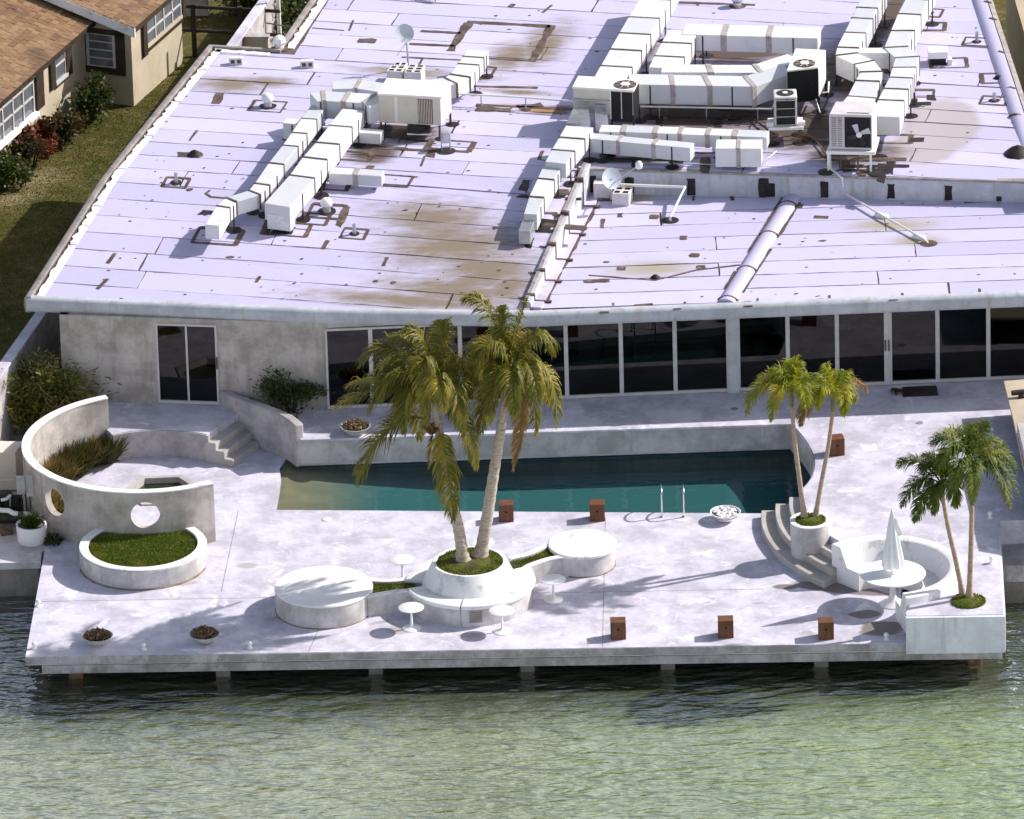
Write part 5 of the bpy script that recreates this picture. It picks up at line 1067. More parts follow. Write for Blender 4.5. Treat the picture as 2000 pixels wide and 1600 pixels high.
for px, py, lb in ((1440, 12, 'bright metal turbine vent at the back roof edge'), (546, 95, 'small pale metal scupper at the left roof notch')):
    p = RU(px, py); t = thing('roof_vent', lb, 'roof vent', tuple(p), 'roof vents'); MB().lathe([(.1, p.z), (.09, p.z+.1), (.14, p.z+.16), (.13, p.z+.27), (.05, p.z+.33), (.005, p.z+.34)], p.x, p.y, 20, lambda a, z: 1+.06*math.cos(10*a)).build('turbine', M_galv if px > 1000 else M_white, t, smooth=40); pad(t, p.x, p.y, .2, M_tar)
# tar outlines round duct feet
tm = house
for i, (px, py, a, b_, wd) in enumerate(((425, 462, .5, .35, .1), (560, 448, .5, .3, .1), (600, 265, .45, .35, .1), (760, 352, .5, .3, .09), (690, 305, .42, .25, .1), (655, 362, .3, .22, .1), (880, 285, .5, .3, .12), (1700, 318, .5, .25, .12), (1800, 183, .28, .22, .1), (1812, 52, .4, .25, .1), (935, 140, .35, .3, .1), (615, 428, .3, .25, .1), (1745, 272, .4, .25, .12), (1060, 425, .3, .2, .08), (1100, 340, .3, .2, .08))):
    sealsq(house, RU(px, py), a, b_, wd, -R(13.5) if px < 1000 else -.1, i*7+1)

# blown grit, twigs and drips of tar over both roofs: too small to count
b = MB(); r_ = random.Random(77)
for _ in range(420):
    px, py = r_.uniform(120, 1990), r_.uniform(5, 585)
    lo = py > 395 and px > 1180 or (py > 470 and px > 1130)
    p = P(px, py, ZL) if lo else RU(px, py)
    if not lo and (not inpoly(upper, p.x, p.y)): continue
    s_ = r_.uniform(.012, .05)*(1 if r_.random() < .9 else 2.2); z = (ZL if lo else zU(p.x, p.y))+.006
    pts = [(p.x+s_*r_.uniform(.5, 1.4)*math.cos(a), p.y+s_*r_.uniform(.3, 1)*math.sin(a), z+r_.uniform(0, .006)) for a in [k*math.pi/3 for k in range(6)]]
    b.add(pts, [tuple(range(6))])
b.build('roof_debris', M_tar, house, kind='stuff')
for i in range(64):                                     # hand-swept tar patches about the duct feet
    cx, cy, sx, sy = r_.choice(((600, 330, 170, 110), (520, 430, 110, 45), (700, 330, 90, 60), (820, 275, 90, 25), (1120, 330, 70, 60), (1060, 420, 40, 60), (1350, 312, 160, 25), (1560, 300, 80, 40), (1690, 325, 60, 15), (1790, 150, 40, 130), (1440, 110, 120, 20), (1390, 235, 130, 15)))
    p = RU(cx+r_.uniform(-1, 1)*sx, cy+r_.uniform(-1, 1)*sy)
    if not inpoly(upper, p.x, p.y): continue
    L_, W_, an = r_.uniform(.15, .55), r_.uniform(.05, .14), (-R(13.5) if cx < 1100 else -.1)+(math.pi/2 if r_.random() < .35 else 0); c_, s2 = math.cos(an), math.sin(an)
    MB().prism(ragged([(p.x+c_*u_-s2*v_, p.y+s2*u_+c_*v_) for u_, v_ in ((-L_, -W_), (L_, -W_*.7), (L_, W_), (-L_*.8, W_*.8))], .07, .05, i*3.3), lambda x, y: zU(x, y)-.01, lambda x, y, i=i: zU(x, y)+.009+.0001*i).build('tar_patch', M_tard if r_.random() < .6 else M_tar, house)

# clutter among the right-hand equipment
pipe('dark refrigerant line running on sleepers under the paired cross ducts', [(1262, 226, .06), (1380, 229, .06), (1470, 232, .06), (1512, 262, .1)], .022, M_dark)
pipe('rusty conduit lying between the small condenser and the white-framed unit', [(1556, 262, .1), (1590, 270, .06), (1612, 300, .06), (1640, 306, .1)], .018, M_rust)
pipe('grey conduit along the back of the lower roof step', [(1240, 318, .05), (1400, 322, .05), (1490, 318, .05), (1516, 296, .12)], .016, M_galv)
pipe('thin dark drain line beside the twin ducts', [(1600, 232, .05), (1622, 180, .05), (1640, 140, .05)], .018, M_dark)
for i, (px, py, an, lb) in enumerate(((1300, 228, .1, 'dark timber sleeper at the left end of the refrigerant line'), (1420, 231, -.1, 'dark timber sleeper midway along the refrigerant line'), (1580, 268, .6, 'small rusty timber sleeper beside the condenser stand'), (1470, 318, .05, 'short timber sleeper beside the square white end box'))):
    p = RU(px, py); tag(MB().box(p.x, p.y, p.z, .34, .1, .05, an+1.4).build('timber_sleeper', M_rust, bevel=.006), lb, 'timber sleeper', 'sleepers under the roof pipes')
# ------------------------------------------------------------------ property wall, neighbouring house, fence
pwz = 1.8
t = thing('property_wall', 'long white-capped garden wall between the lawn and the house', 'wall', (wallx(10), 10, 0))
MB().prism([(wallx(SWY+.3)-.09, SWY+.3), (wallx(SWY+.3)+.09, SWY+.3), (wallx(42)+.09, 42), (wallx(42)-.09, 42)], -.3, pwz-.05).build('wall', M_patio, t)
MB().prism([(wallx(SWY+.3)-.13, SWY+.3), (wallx(SWY+.3)+.13, SWY+.3), (wallx(42)+.13, 42), (wallx(42)-.13, 42)], pwz-.05, pwz).build('cap', M_deck, t, bevel=.01)
a_ = P(487, 74, pwz); MB().box(a_.x+.1, a_.y+.3, 0, .7, .16, pwz-.1, -.1).build('return_wall', M_cream, t); MB().box(a_.x+.1, a_.y+.3, pwz-.1, .75, .22, .05, -.1).build('return_cap', M_patio, t)
p = P(546, 48, 1.2); tag(MB().tube([(p.x, p.y, 0), (p.x-.02, p.y, 3.0)], .05, 12).build('white_post', M_whitep, smooth=50), 'slim white post among dark shrubs behind the roof notch', 'post')
nb = thing('neighbour_house', 'cream stucco house with brown shingle roof and black shutters at the upper left', 'house', (-9.9, 30, .3))
v = Vector((.37, .929, 0)).normalized(); u = Vector((v.y, -v.x, 0)); K = Vector((-8.78, 30.11, 0)); W1 = K-u*1.2; ZE = 2.45
def quad3(mb, *p): mb.add(p, [tuple(range(len(p)))])
def uz(p, z): return Vector((p.x, p.y, z))
W0 = W1-v*12
MB().prism([V2(K), V2(K+v*3.05), V2(K+v*3.05-u*8), V2(W0-u*7), V2(W0), V2(W1)], .1, ZE-.03).build('wall', M_cream, nb)
def rpl(px, py, o, n): r = ray(px, py); return CAM+r*((o-CAM).dot(n)/r.dot(n))
def panel(o, d, n, s0, s1, z0, z1, out, th, name, mat, par=nb):
    a, b = o+d*s0+n*out, o+d*s1+n*out
    return MB().prism([V2(a), V2(b), V2(b-n*th), V2(a-n*th)], z0, z1).build(name, mat, par)
def sz(px, py, o, d, n): q = rpl(px, py, o, n); return (q-o).dot(d), q.z
# wing front (faces -v), measured leftwards from K
dW, nW = -u, -v
s0, zb = sz(228, 133, K, dW, nW); s1, _ = sz(164, 125, K, dW, nW); _, zt = sz(226, 51, K, dW, nW); zt = min(zt, 2.1); s1 = min(s1, 1.17)
fo = panel(K, dW, nW, s0, s1, zb, zt, .03, .08, 'window', M_nwin)
for z in [zb+(zt-zb)*f for f in (.0, .25, .5, .75, .97)]: panel(K, dW, nW, s0, s1, z, z+.03, .045, .03, 'muntin', M_frame, fo)
for s in (s0, s1-.07): panel(K, dW, nW, s, s+.07, zb, zt, .05, .04, 'frame_post', M_frame, fo)
panel(K, dW, nW, s0-.24, s0-.01, zb-.08, zt+.08, .05, .05, 'shutter', M_brownt); panel(K, dW, nW, s1+.0, s1+.05, zb-.08, zt, .05, .05, 'shutter', M_brownt)
panel(K, dW, nW, s0-.24, s1+.05, zb-.16, zb-.02, .07, .07, 'sill', M_brownt); panel(K, dW, nW, s0-.24, s1, zt+.0, zt+.12, .05, .05, 'lintel', M_brownt)
# wing right side (faces +u)
s0, zb = sz(285, 90, K, v, u); s1, _ = sz(352, 27, K, v, u); zt = 2.3
fo = panel(K, v, u, s0, s1, zb, zt, .02, .06, 'window', M_nwin)
for f in (0, .25, .5, .75, 1): s = s0+(s1-s0-.05)*f; panel(K, v, u, s, s+.05, zb, zt, .04, .03, 'mullion', M_frame, fo)
panel(K, v, u, s0, s1, zb+.3, zb+.34, .04, .03, 'muntin', M_frame, fo); panel(K, v, u, s0, s1+.02, zb-.06, zb+.02, .06, .06, 'sill', M_cream, fo)
panel(K, v, u, s0-.2, s1+.05, zb-.16, zb-.07, .06, .06, 'sill', M_brownt); panel(K, v, u, s0-.24, s0-.02, zb-.2, zt, .07, .07, 'shutter', M_brownt); panel(K, v, u, s1+.02, s1+.2, zb-.1, zt+.1, .07, .07, 'downpipe', M_brownt)
# long wall (faces +u) left of the wing, measured backwards from W1
s0, zb = sz(127, 142, W1, -v, u); s1, _ = sz(106, 160, W1, -v, u); zt = 2.35
fo = panel(W1, -v, u, s0, s1, zb, zt, .02, .06, 'window', M_nwin); panel(W1, -v, u, s0, s1, zb+.35, zb+.39, .04, .03, 'muntin', M_frame, fo); panel(W1, -v, u, s0-.03, s1+.03, zb-.08, zb, .08, .08, 'sill', M_frame, fo)
for s in (s0, s1-.05): panel(W1, -v, u, s, s+.05, zb, zt, .04, .03, 'frame_post', M_frame, fo)
for a, b in ((138, 127), (105, 96)):
    sa, _ = sz(a, 140, W1, -v, u); sb, _ = sz(b, 150, W1, -v, u); panel(W1, -v, u, min(sa, sb), max(sa, sb), zb-.12, zt, .06, .06, 'shutter', M_brownt)
panel(W1, -v, u, s0, s1, zb-.16, zb-.085, .06, .06, 'sill_band', M_brownt)
s0, zb = sz(65, 217, W1, -v, u)
fo = panel(W1, -v, u, s0, s0+4, zb, zt, .02, .06, 'window', M_nwin)
panel(W1, -v, u, s0-.02, s0+4, zb-.1, zb+.0, .16, .16, 'sill', M_white, fo)
for i in range(8): s = s0+.0+i*.6; panel(W1, -v, u, s, s+.05, zb, zt, .05, .04, 'mullion', M_frame, fo)
for z in (zb+.38, zb+.75): panel(W1, -v, u, s0, s0+4, z, z+.035, .05, .04, 'muntin', M_frame, fo)
sa, _ = sz(81, 150, W1, -v, u); sb, _ = sz(66, 150, W1, -v, u); panel(W1, -v, u, min(sa, sb), max(sa, sb)-.02, zb-.05, zt, .06, .06, 'shutter', M_brownt)
# roofs: planes rising along -u
def roof(o, s0, s1, up, name, sl=.30):
    b = MB(); n_ = Vector((u.x*sl, u.y*sl, 1)).normalized()
    c = [uz(o+v*s0, ZE), uz(o+v*s1, ZE), uz(o+v*s1-u*up, ZE+sl*up), uz(o+v*s0-u*up, ZE+sl*up)]
    d = Vector((0, 0, -.14)); b.add([*c, *[x+d for x in c]], [(0, 1, 2, 3), (7, 6, 5, 4), (0, 4, 5, 1), (1, 5, 6, 2), (2, 6, 7, 3), (3, 7, 4, 0)]); r_ = b.build(name, M_brownt, nb)
    b = MB(); q = random.Random(5); row = 0; y = 0
    while y < up-.1:
        s = s0-(row % 2)*.11
        while s < s1:
            w_ = q.uniform(.17, .26); e = min(s+w_-.012, s1)
            if e > s0+.02:
                a = max(s, s0); h = q.uniform(.012, .03)
                P4 = [uz(o+v*a-u*(y-.01), ZE+sl*(y-.01)), uz(o+v*e-u*(y-.01), ZE+sl*(y-.01)), uz(o+v*e-u*(y+.16), ZE+sl*(y+.16)), uz(o+v*a-u*(y+.16), ZE+sl*(y+.16))]
                T4 = [P4[0]+n_*h, P4[1]+n_*h, P4[2]+n_*.006, P4[3]+n_*.006]; b.add([*P4, *T4], [(4, 5, 6, 7), (0, 1, 5, 4), (1, 2, 6, 5), (3, 0, 4, 7)])
            s += w_
        y += .145; row += 1
    b.build('shingles', M_shing, nb, kind='stuff')
M_shing = leafmat('shingle_tabs', (.18, .10, .052), (.29, .18, .095), (.14, .078, .045), 0, .8)
roof(W1+u*.30, -12, -.02, 5.5, 'roof'); roof(K+u*.22-v*.28, 0, 3.6, 6, 'roof')
fa = K+u*.24-v*.30
b = MB(); c = [uz(fa, ZE-.24), uz(fa, ZE-.01), uz(fa-u*3, ZE+.9-.01), uz(fa-u*3, ZE+.9-.24)]; b.add([*c, *[x+v*.05 for x in c]], [(0, 1, 2, 3), (7, 6, 5, 4), (0, 4, 5, 1), (1, 5, 6, 2), (2, 6, 7, 3), (3, 7, 4, 0)]); b.build('fascia', M_white, nb)
fe = thing('dark_fence', 'dark timber post-and-rail fence behind the cream house', 'fence', (-7, 33.6, .3))
fa, fb = uz(P(352, 12, 1.6), .3), uz(P(500, 20, 1.6), .3)
for px in (380, 469):
    f = (px-356)/144; q = fa.lerp(fb, f); MB().box(q.x, q.y, .25, .12, .12, 1.42).build('post', M_brownt, fe)
d = (fb-fa).normalized()
for z in (.98, 1.6): MB().tube([uz(fa-d*.1, z), uz(fb+d*.6, z)], .045, 6).build('rail', M_brownt, fe)
bk = P(385, 5, .9); tag(MB().box(bk.x-.2, bk.y+.8, .3, .9, .4, 1.0).build('white_shed', M_patio, bevel=.02), 'pale low outbuilding glimpsed above the dark fence', 'outbuilding')
t = thing('neighbour_wall', 'beige neighbouring wall strip beyond the right roof gutter', 'wall', V2(P(1985, 40, 2.6))+(.2,))
a_, b_ = P(1978, -60, 2.7), P(2030, 120, 2.7); MB().wall([V2(b_), V2(a_)], .16, .2, 2.7).build('wall', M_cream, t)
t = thing('shading_wall', 'unseen tall wall added beyond the right end of the terrace to shade it', 'wall', (13.4, 6, T)); MB().prism([(13.3, 4.2), (13.5, 4.2), (13.7, 8.9), (13.5, 8.9)], T-.3, T+2.0).build('wall', M_cream, t)  # unseen, added to cast the shadow over the terrace's right end

# ------------------------------------------------------------------ vegetation
def frond(parent, p0, p1, p2, L, n, mat, droop=.5, wind=(-.25, -.05, 0), seed=0, w_=.02, plume=0., t0=.12, name='frond'):
    r_ = random.Random(seed); b = MB(); up = Vector((0, 0, 1)); wind = Vector(wind)
    B = lambda t: p0*(1-t)**2+p1*2*t*(1-t)+p2*t*t
    pts = [B(i/10) for i in range(11)]; b.tube(pts, [.022*(1-.85*i/10) for i in range(11)], 5)
    ref = None
    for i in range(n):
        t = t0+(1-t0)*(i+.5)/n; c = B(t); T_ = (B(min(1, t+.02))-B(max(0, t-.02))).normalized()
        S = T_.cross(up)
        if ref is None or S.length > .25: ref = S.normalized() if S.length > 1e-3 else Vector((1, 0, 0))
        S = (ref-T_*ref.dot(T_)).normalized(); N = S.cross(T_).normalized()
        l = L*(.45+.75*math.sin(math.pi*min(1, (t*.92+.06)))**.8)*(1 if t < .85 else 1-.5*(t-.85)/.15)
        for sg in (-1, 1):
            f = .55+.55*t; ll = l*r_.uniform(.8, 1.1); pl = r_.uniform(-1, 1)*plume
            d = (S*sg*math.cos(f)+T_*math.sin(f)*.9+N*(.15+pl)+Vector((r_.gauss(0, .1), r_.gauss(0, .1), r_.gauss(0, .1)))).normalized()
            d1 = (d+wind*.5).normalized(); d2 = (d+wind+Vector((0, 0, -droop*r_.uniform(.7, 1.6)))).normalized(); d3 = (d2+wind*.6+Vector((0, 0, -droop*1.3))).normalized()
            m1 = c+d1*ll*.4; m2 = m1+d2*ll*.35; e = m2+d3*ll*.3
            wv = d1.cross(N); wv = (wv.normalized() if wv.length > 1e-3 else T_)*w_*r_.uniform(.8, 1.2)
            b.add([c-wv*.5, c+wv*.5, m1+wv, m1-wv, m2+wv*.7, m2-wv*.7, e], [(0, 1, 2, 3), (3, 2, 4, 5), (5, 4, 6)])
    return b.build(name, mat, parent)
def trunk(parent, pts, r0, r1, mat, rings=26):
    q = spline(pts, 12); m = len(q); rr = [(r0+(r1-r0)*(i/(m-1))**.8)*(1+.05*math.sin(i*2.1)+(.35*(1-i/5) if i < 5 else 0)) for i in range(m)]
    return MB().tube(q, rr, 16).build('trunk', mat, parent, smooth=70)
def palm(label, base, tr, crown, fr, L, n, mats, r0, r1, bark, kw, group, cs=None, seed=0):
    b0 = P(*base); t = thing('palm_tree', label, 'palm tree', tuple(b0), group); Y = b0.y
    pts = [b0]+[PY(px, py, Y+dy) for px, py, dy in tr]; trunk(t, pts, r0, r1, bark); cr = pts[-1]
    if cs: MB().tube([cr-(cr-pts[-2]).normalized()*.05, cr+Vector((0, 0, cs*.5)), cr+Vector((0, 0, cs))], [r1*1.15, r1*1.25, r1*.5], 12).build('crownshaft', M_crown, t, smooth=60); cr = cr+Vector((0, 0, cs*.8))
    for i, f in enumerate(fr):
        s, c, e = f[0], f[1], f[2]; mt = mats[f[3] if len(f) > 3 else 0]
        p0 = cr if s is None else PY(s[0], s[1], Y+s[2]); frond(t, p0, PY(c[0], c[1], Y+c[2]), PY(e[0], e[1], Y+e[2]), L*(f[4] if len(f) > 4 else 1), n, mt, seed=seed+i, **kw)
    return t
FA = [(None, (735, 730, .2), (652, 800, .5), 0, 1.05), ((838, 822, -.1), (752, 785, -.3), (700, 945, -.6), 0, 1.15), ((856, 838, -.1), (872, 880, -.5), (886, 1015, -.7), 0, .95), (None, (812, 600, -.5), (838, 830, -.9), 0, .85),
      (None, (750, 615, .3), (705, 715, .6), 0, 1.05), (None, (770, 660, -.1), (744, 780, -.5), 0, 1.05), (None, (825, 640, .2), (762, 660, .5), 0, .95), (None, (868, 640, .3), (866, 628, .6), 0, .8),
      ((860, 800, 0), (915, 780, -.2), (931, 915, -.5), 0, .8), (None, (900, 640, .2), (920, 760, .4), 0, 1.0), (None, (890, 680, -.4), (905, 840, -.8), 0, .95), (None, (800, 720, .6), (770, 840, 1.0), 0, 1.05),
      (None, (870, 690, .7), (900, 820, 1.1), 0, 1.05), (None, (785, 690, -.3), (790, 845, -.7), 0, .9), (None, (760, 720, .4), (678, 755, .9), 0, .95), ((852, 815, 0), (842, 850, 0), (838, 915, .1), 1, .4), (None, (840, 640, .1), (795, 640, .2), 0, .9),
      (None, (800, 640, .8), (720, 740, 1.4), 0, 1.05), (None, (890, 650, .9), (940, 740, 1.5), 0, 1.0), (None, (850, 680, -.8), (868, 800, -1.2), 0, .9), (None, (770, 690, .1), (720, 810, .1), 0, 1.05), (None, (820, 700, .9), (820, 860, 1.5), 0, 1.0)]
FB = [(None, (1006, 640, .1), (1031, 582, .2), 0, .6), (None, (960, 550, .2), (905, 588, .5), 0, .85), (None, (1055, 600, .1), (1082, 690, .3), 0, .95), (None, (1092, 665, 0), (1088, 832, -.2), 0, 1.0), ((1000, 765, 0), (1035, 770, -.2), (1003, 918, -.5), 1, .6),
      (None, (1050, 735, .2), (1048, 850, .3), 0, .8), (None, (968, 670, -.5), (958, 828, -.9), 0, .85), (None, (935, 640, .1), (922, 780, .1), 0, 1.0), (None, (940, 700, .4), (942, 845, .8), 0, 1.0), (None, (950, 610, .4), (893, 725, .8), 0, 1.05),
      (None, (990, 600, .4), (1025, 700, .8), 0, 1.0), (None, (1040, 660, -.4), (1052, 785, -.8), 0, .95), (None, (970, 620, -.3), (930, 705, -.7), 0, .95), (None, (950, 740, -.1), (932, 862, -.2), 0, .7), (None, (1015, 720, .6), (1022, 835, 1.0), 0, 1.0), (None, (975, 630, .1), (985, 598, .3), 0, .65),
      (None, (1010, 640, .9), (1065, 740, 1.5), 0, 1.0), (None, (960, 650, .9), (925, 740, 1.5), 0, 1.0), (None, (1000, 680, -.8), (1005, 810, -1.1), 0, .9), (None, (945, 660, -.1), (910, 770, -.3), 0, 1.0), (None, (1050, 690, .5), (1075, 790, .9), 0, .95)]
kwA = dict(droop=.7, wind=(-.30, -.06, -.03), w_=.0165, plume=.35, t0=.1)
pa = palm('coconut palm with the shorter leaning trunk in the cone planter', (905, 1096, .90), [(897, 1040, 0), (885, 985, 0), (868, 900, 0), (854, 820, 0), (851, 785, 0)], None, FA, .50, 84, (M_frond, M_frondd), .135, .085, M_bark, kwA, 'coconut palms in the cone planter', seed=10)
pb_ = palm('taller coconut palm with pale ringed trunk, the right of the pair in the cone planter', (938, 1087, .90), [(950, 1020, 0), (962, 940, 0), (978, 840, 0), (990, 755, 0), (992, 732, 0)], None, FB, .48, 82, (M_frond, M_frondd), .145, .085, M_bark, kwA, 'coconut palms in the cone planter', seed=40)
for t, px, py in ((pa, 842, 830), (pb_, 988, 745)):
    b = MB(); c = PY(px, py, P(905, 1096, .9).y-.05); tuft(b, (c.x, c.y, c.z-.2), 60, .35, .12, .03, px, .8); b.build('dry_sheath', M_frondd, t)
kwS = dict(droop=.5, wind=(-.12, -.02, 0), w_=.0135, plume=.85, t0=.14)
palm('slim bright yellow-green palm, left of the pair in the white pot', (1571, 1010, .97), [(1562, 940, 0), (1552, 860, 0), (1546, 790, 0)], None,
     [(None, (1478, 715, -.1), (1458, 812, -.3)), (None, (1520, 725, -.4), (1506, 822, -.7)), (None, (1545, 720, .1), (1556, 706, .2)), (None, (1510, 715, .3), (1478, 745, .6)), (None, (1575, 700, .2), (1592, 770, .5)), (None, (1560, 690, .3), (1530, 715, .7)), (None, (1590, 750, -.1), (1563, 832, -.3), 1), (None, (1572, 720, -.5), (1575, 800, -.8)), (None, (1530, 700, 0), (1500, 740, 0))], .27, 84, (M_frond2, M_frondd), .062, .042, M_bark2, kwS, 'slim palms in pots and planting holes', .3, 80)
palm('slim yellow palm with one brown frond, right of the pair in the white pot', (1593, 1008, .97), [(1603, 950, 0), (1618, 870, 0), (1627, 800, 0)], None,
     [(None, (1622, 740, 0), (1612, 712, .1)), (None, (1585, 735, 0), (1570, 790, -.2)), (None, (1660, 730, .1), (1668, 785, .2)), (None, (1655, 740, -.4), (1648, 812, -.7)), (None, (1670, 720, .5), (1694, 765, .8), 1, .8), (None, (1640, 715, .3), (1660, 740, .5)), (None, (1600, 720, -.3), (1598, 800, -.6)), (None, (1615, 715, .4), (1590, 745, .8))], .26, 80, (M_frond2, M_frondd), .058, .040, M_bark2, kwS, 'slim palms in pots and planting holes', .3, 110)
palm('slim dark-leaved palm leaning left, the shorter of the pair at the raised corner', (1880, 1160, .68), [(1868, 1100, 0), (1852, 1030, 0), (1840, 965, 0)], None,
     [(None, (1795, 880, .1), (1752, 908, .2)), (None, (1790, 910, -.2), (1762, 990, -.4)), (None, (1805, 940, -.5), (1787, 1020, -.8)), (None, (1825, 930, -.6), (1824, 1003, -.9)), (None, (1845, 890, .3), (1800, 890, .7)), (None, (1830, 880, 0), (1800, 920, 0)), (None, (1865, 890, .2), (1885, 950, .4)), (None, (1860, 920, -.4), (1868, 990, -.7)), (None, (1845, 900, .4), (1850, 880, .8))], .29, 88, (M_frond3, M_frondd), .062, .042, M_bark2, kwS, 'slim palms in pots and planting holes', .28, 140)
palm('slim green palm with upright spear leaf, taller of the raised corner pair', (1893, 1166, .68), [(1896, 1090, 0), (1898, 1000, 0), (1898, 925, 0)], None,
     [(None, (1905, 850, 0), (1927, 824, .1)), (None, (1850, 830, .1), (1818, 868, .2)), (None, (1955, 850, .1), (1984, 925, .1)), (None, (1950, 880, -.3), (1972, 992, -.5)), (None, (1870, 870, -.5), (1862, 965, -.9)), (None, (1905, 880, -.6), (1900, 985, -.9)), (None, (1860, 830, -.3), (1832, 925, -.6)), (None, (1930, 830, .4), (1965, 880, .8)), (None, (1870, 820, .5), (1840, 850, 1.)), (None, (1940, 850, -.2), (1990, 970, -.2)), (None, (1885, 850, .3), (1905, 830, .7))], .30, 88, (M_frond3, M_frondd), .066, .045, M_bark2, kwS, 'slim palms in pots and planting holes', .32, 170)
p = RU(848, 6); t = thing('fallen_frond', 'dry tan palm frond tip hanging at the top edge of the roof', 'palm frond', tuple(p)); frond(t, p+Vector((-.2, 1.2, .35)), p+Vector((-.1, .6, .45)), p+Vector((.05, 0, .1)), .3, 30, M_frondd, .5, (.05, -.2, 0), 5, .02, name='dry_leaflets')
def bush(name, label, cat, c, rad, n, ll, wd, mat, seed, thin=.6, upw=.3, wood=True, group=None):
    r_ = random.Random(seed); t = thing(name, label, cat, (c[0], c[1], c[2]-rad[2]), group); b = MB()
    cl = []
    for _ in range(max(10, n//90)):
        a = Vector((r_.gauss(0, 1), r_.gauss(0, 1), r_.gauss(0, .8))).normalized()*r_.uniform(.35, 1.0); cl.append(a)
    for _ in range(n):
        a = r_.choice(cl)+Vector((r_.gauss(0, .2), r_.gauss(0, .2), r_.gauss(0, .17)))
        p = Vector((c[0]+a.x*rad[0], c[1]+a.y*rad[1], max(c[2]+a.z*rad[2], c[2]-rad[2]*.98)))
        d = Vector((a.x+r_.gauss(0, .7), a.y+r_.gauss(0, .7), upw+r_.gauss(0, .6))).normalized(); s = d.cross(Vector((r_.gauss(0, 1), r_.gauss(0, 1), r_.gauss(0, 1)))).normalized()*wd*r_.uniform(.6, 1.2); l = ll*r_.uniform(.6, 1.2)
        m = p+d*l*.5; e = p+d*l+Vector((0, 0, -l*.3*thin)); b.add([p-s*.3, p+s*.3, m+s, m-s, e], [(0, 1, 2, 3), (3, 2, 4)])
    b.build('foliage', mat, t)
    if wood:
        b = MB(); z0 = c[2]-rad[2]
        for i in range(9):
            a = r_.choice(cl); b.tube([(c[0]+a.x*.12, c[1]+a.y*.12, z0), (c[0]+a.x*rad[0]*.5, c[1]+a.y*rad[1]*.5, c[2]-rad[2]*.1), (c[0]+a.x*rad[0]*.85, c[1]+a.y*rad[1]*.85, c[2]+a.z*rad[2]*.8)], [.02, .014, .006], 5)
        b.build('branches', M_brownt, t)
    return t
q = P(85, 768, .95); bush('bamboo_shrub', 'large feathery bamboo-like shrub behind the curved wall at the left', 'shrub', (q.x, q.y+.1, .92), (1.2, .7, .78), 8000, .18, .02, M_bamb, 3, .7, .5)
q = P(-40, 790, .9); bush('bamboo_shrub', 'feathery shrub cut off by the left edge of the photo', 'shrub', (q.x, q.y+.2, .9), (.9, .7, .9), 2600, .22, .016, M_bamb, 4, 1.2, .15)
q = P(572, 815, T); bush('terrace_shrub', 'dark spiky green shrub on the terrace beside the curved rail wall', 'shrub', (q.x-.05, q.y+.25, T+.48), (.68, .4, .5), 2400, .12, .016, M_shrub, 6, .4, .8)
q = P(504, 775, T); b = MB(); tuft(b, (q.x, q.y+.15, T), 60, .5, .1, .02, 8, 1.2); tag(b.build('seedling', M_shrub), 'thin lone shoot left of the terrace shrub against the wall', 'plant')
GL = ['dark green grass clump at the rear end inside the curved wall', 'dark green grass clump second from the rear end of the bed', 'dark reddish-green grass clump against the rear of the curved wall', 'tall green-brown grass clump where the wall starts to curve forward', 'olive grass clump mid-bed beside the spa floor', 'golden grass clump against the sunlit wall at far left', 'golden grass clump halfway round the curved wall', 'pale golden grass clump near the left porthole, inside the wall', 'low golden grass clump at the front end of the bed', 'inner row brown grass clump by the bed kerb']
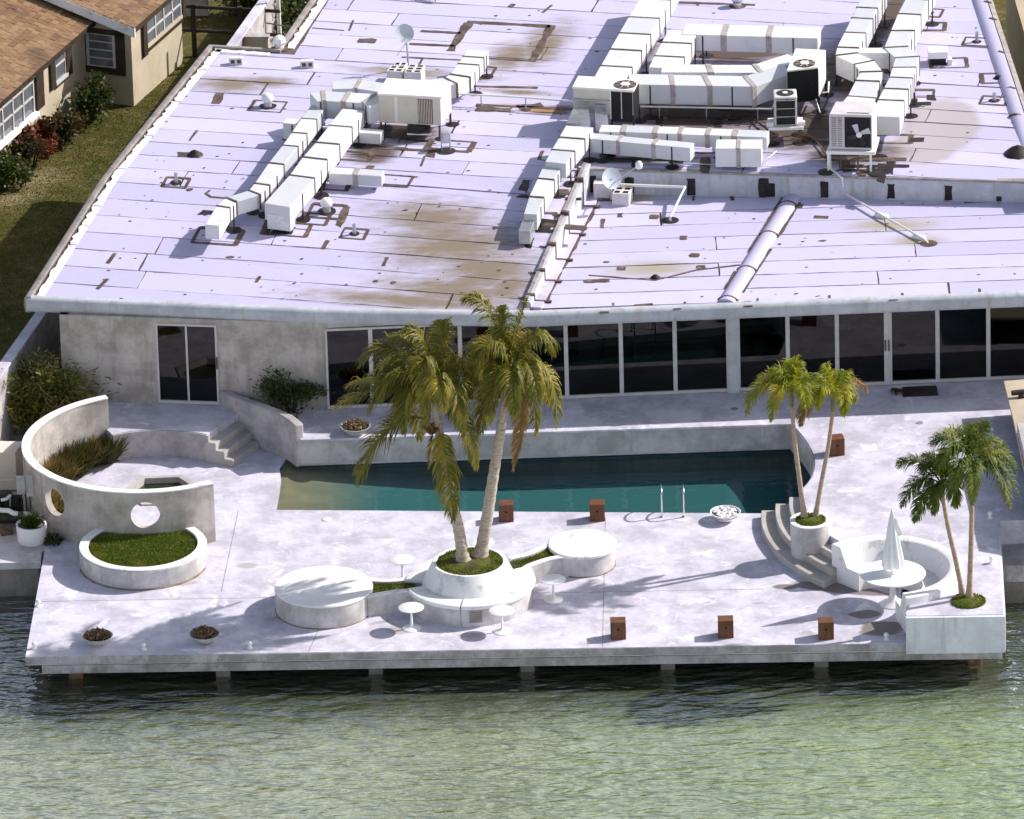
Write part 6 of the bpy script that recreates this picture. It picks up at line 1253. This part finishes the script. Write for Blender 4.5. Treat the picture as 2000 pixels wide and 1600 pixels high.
for i, (an, r_, h_, m_) in enumerate(((117, 2.25, .75, 1), (125, 2.35, .8, 1), (134, 2.3, .8, 1), (144, 2.38, .8, 1), (152, 2.22, .7, 0), (162, 2.36, .75, 0), (174, 2.34, .72, 0), (188, 2.3, .66, 0), (202, 2.28, .6, 0), (140, 2.15, .6, 1))):
    q = Vector((RC[0]+r_*math.cos(R(an)), RC[1]+r_*math.sin(R(an)), .03)); t = thing('grass_clump', GL[i], 'ornamental grass', tuple(q), 'ornamental grasses inside the curved wall')
    b = MB(); tuft(b, tuple(q), 520, h_, .36, .009, 30+i, 1.15, wind=(.14, -.06)); b.build('blades', [M_grassr, M_grassg][m_], t)
for px, py, z, rad, n, mt, lb, sd_ in ((178, 190, .95, (.45, .45, .6), 1700, M_shrub, 'dark rounded shrub below the big window of the cream house', 1), (112, 245, .75, (.5, .5, .42), 1500, M_shrubo, 'bronze-green low shrub between the dark and red shrubs by the house', 2), (58, 290, .75, (.5, .5, .45), 1700, M_shrubr, 'red-leaved shrub along the cream house wall', 3), (14, 330, .72, (.5, .5, .42), 1700, M_shrubg, 'light green shrub at the left edge below the red shrub', 4), (85, 262, .65, (.3, .35, .32), 700, M_shrubr, 'small dull red shrub squeezed between the bronze and red shrubs', 5)):
    q = P(px, py, z); bush('hedge_shrub', lb, 'shrub', (q.x, q.y, z), rad, n, .12, .035, mt, sd_, .5, .4, group='shrubs along the cream house')
for px, py, z, rad, n, lb, sd_ in ((555, 35, .9, (.6, 1.0, .8), 1800, 'dark leafy shrub behind the garden wall by the roof notch', 11), (590, -15, 1.1, (.7, 1.0, 1.0), 1500, 'dark shrub at the top edge left of the roof', 12), (465, -6, .9, (.8, .6, .6), 1400, 'dark green bush beyond the dark fence at the top', 13), (1400, -22, 3.5, (.9, .4, .5), 1200, 'dark foliage just behind the back roof edge', 14)):
    q = P(px, py, z) if px < 1000 else RU(px, py-20, .1); bush('background_shrub', lb, 'shrub', (q.x, q.y+.2, z if px < 1000 else q.z), rad, n, .13, .04, M_shrub, sd_, .5, .3)
# lawn grass near the house (uncountable)
def lp2(r_):
    while 1:
        x, y = r_.uniform(-13.5, -5), r_.uniform(11, 33)
        if x < wallx(y)-.2 and x > wallx(y)-5.2: return x, y, .3
blades('lawn_grass', 60000, lp2, .026, .013, leafmat('lawn_blade', (.075, .078, .018), (.105, .10, .028), (.17, .14, .05), .1, .7), seed=9)
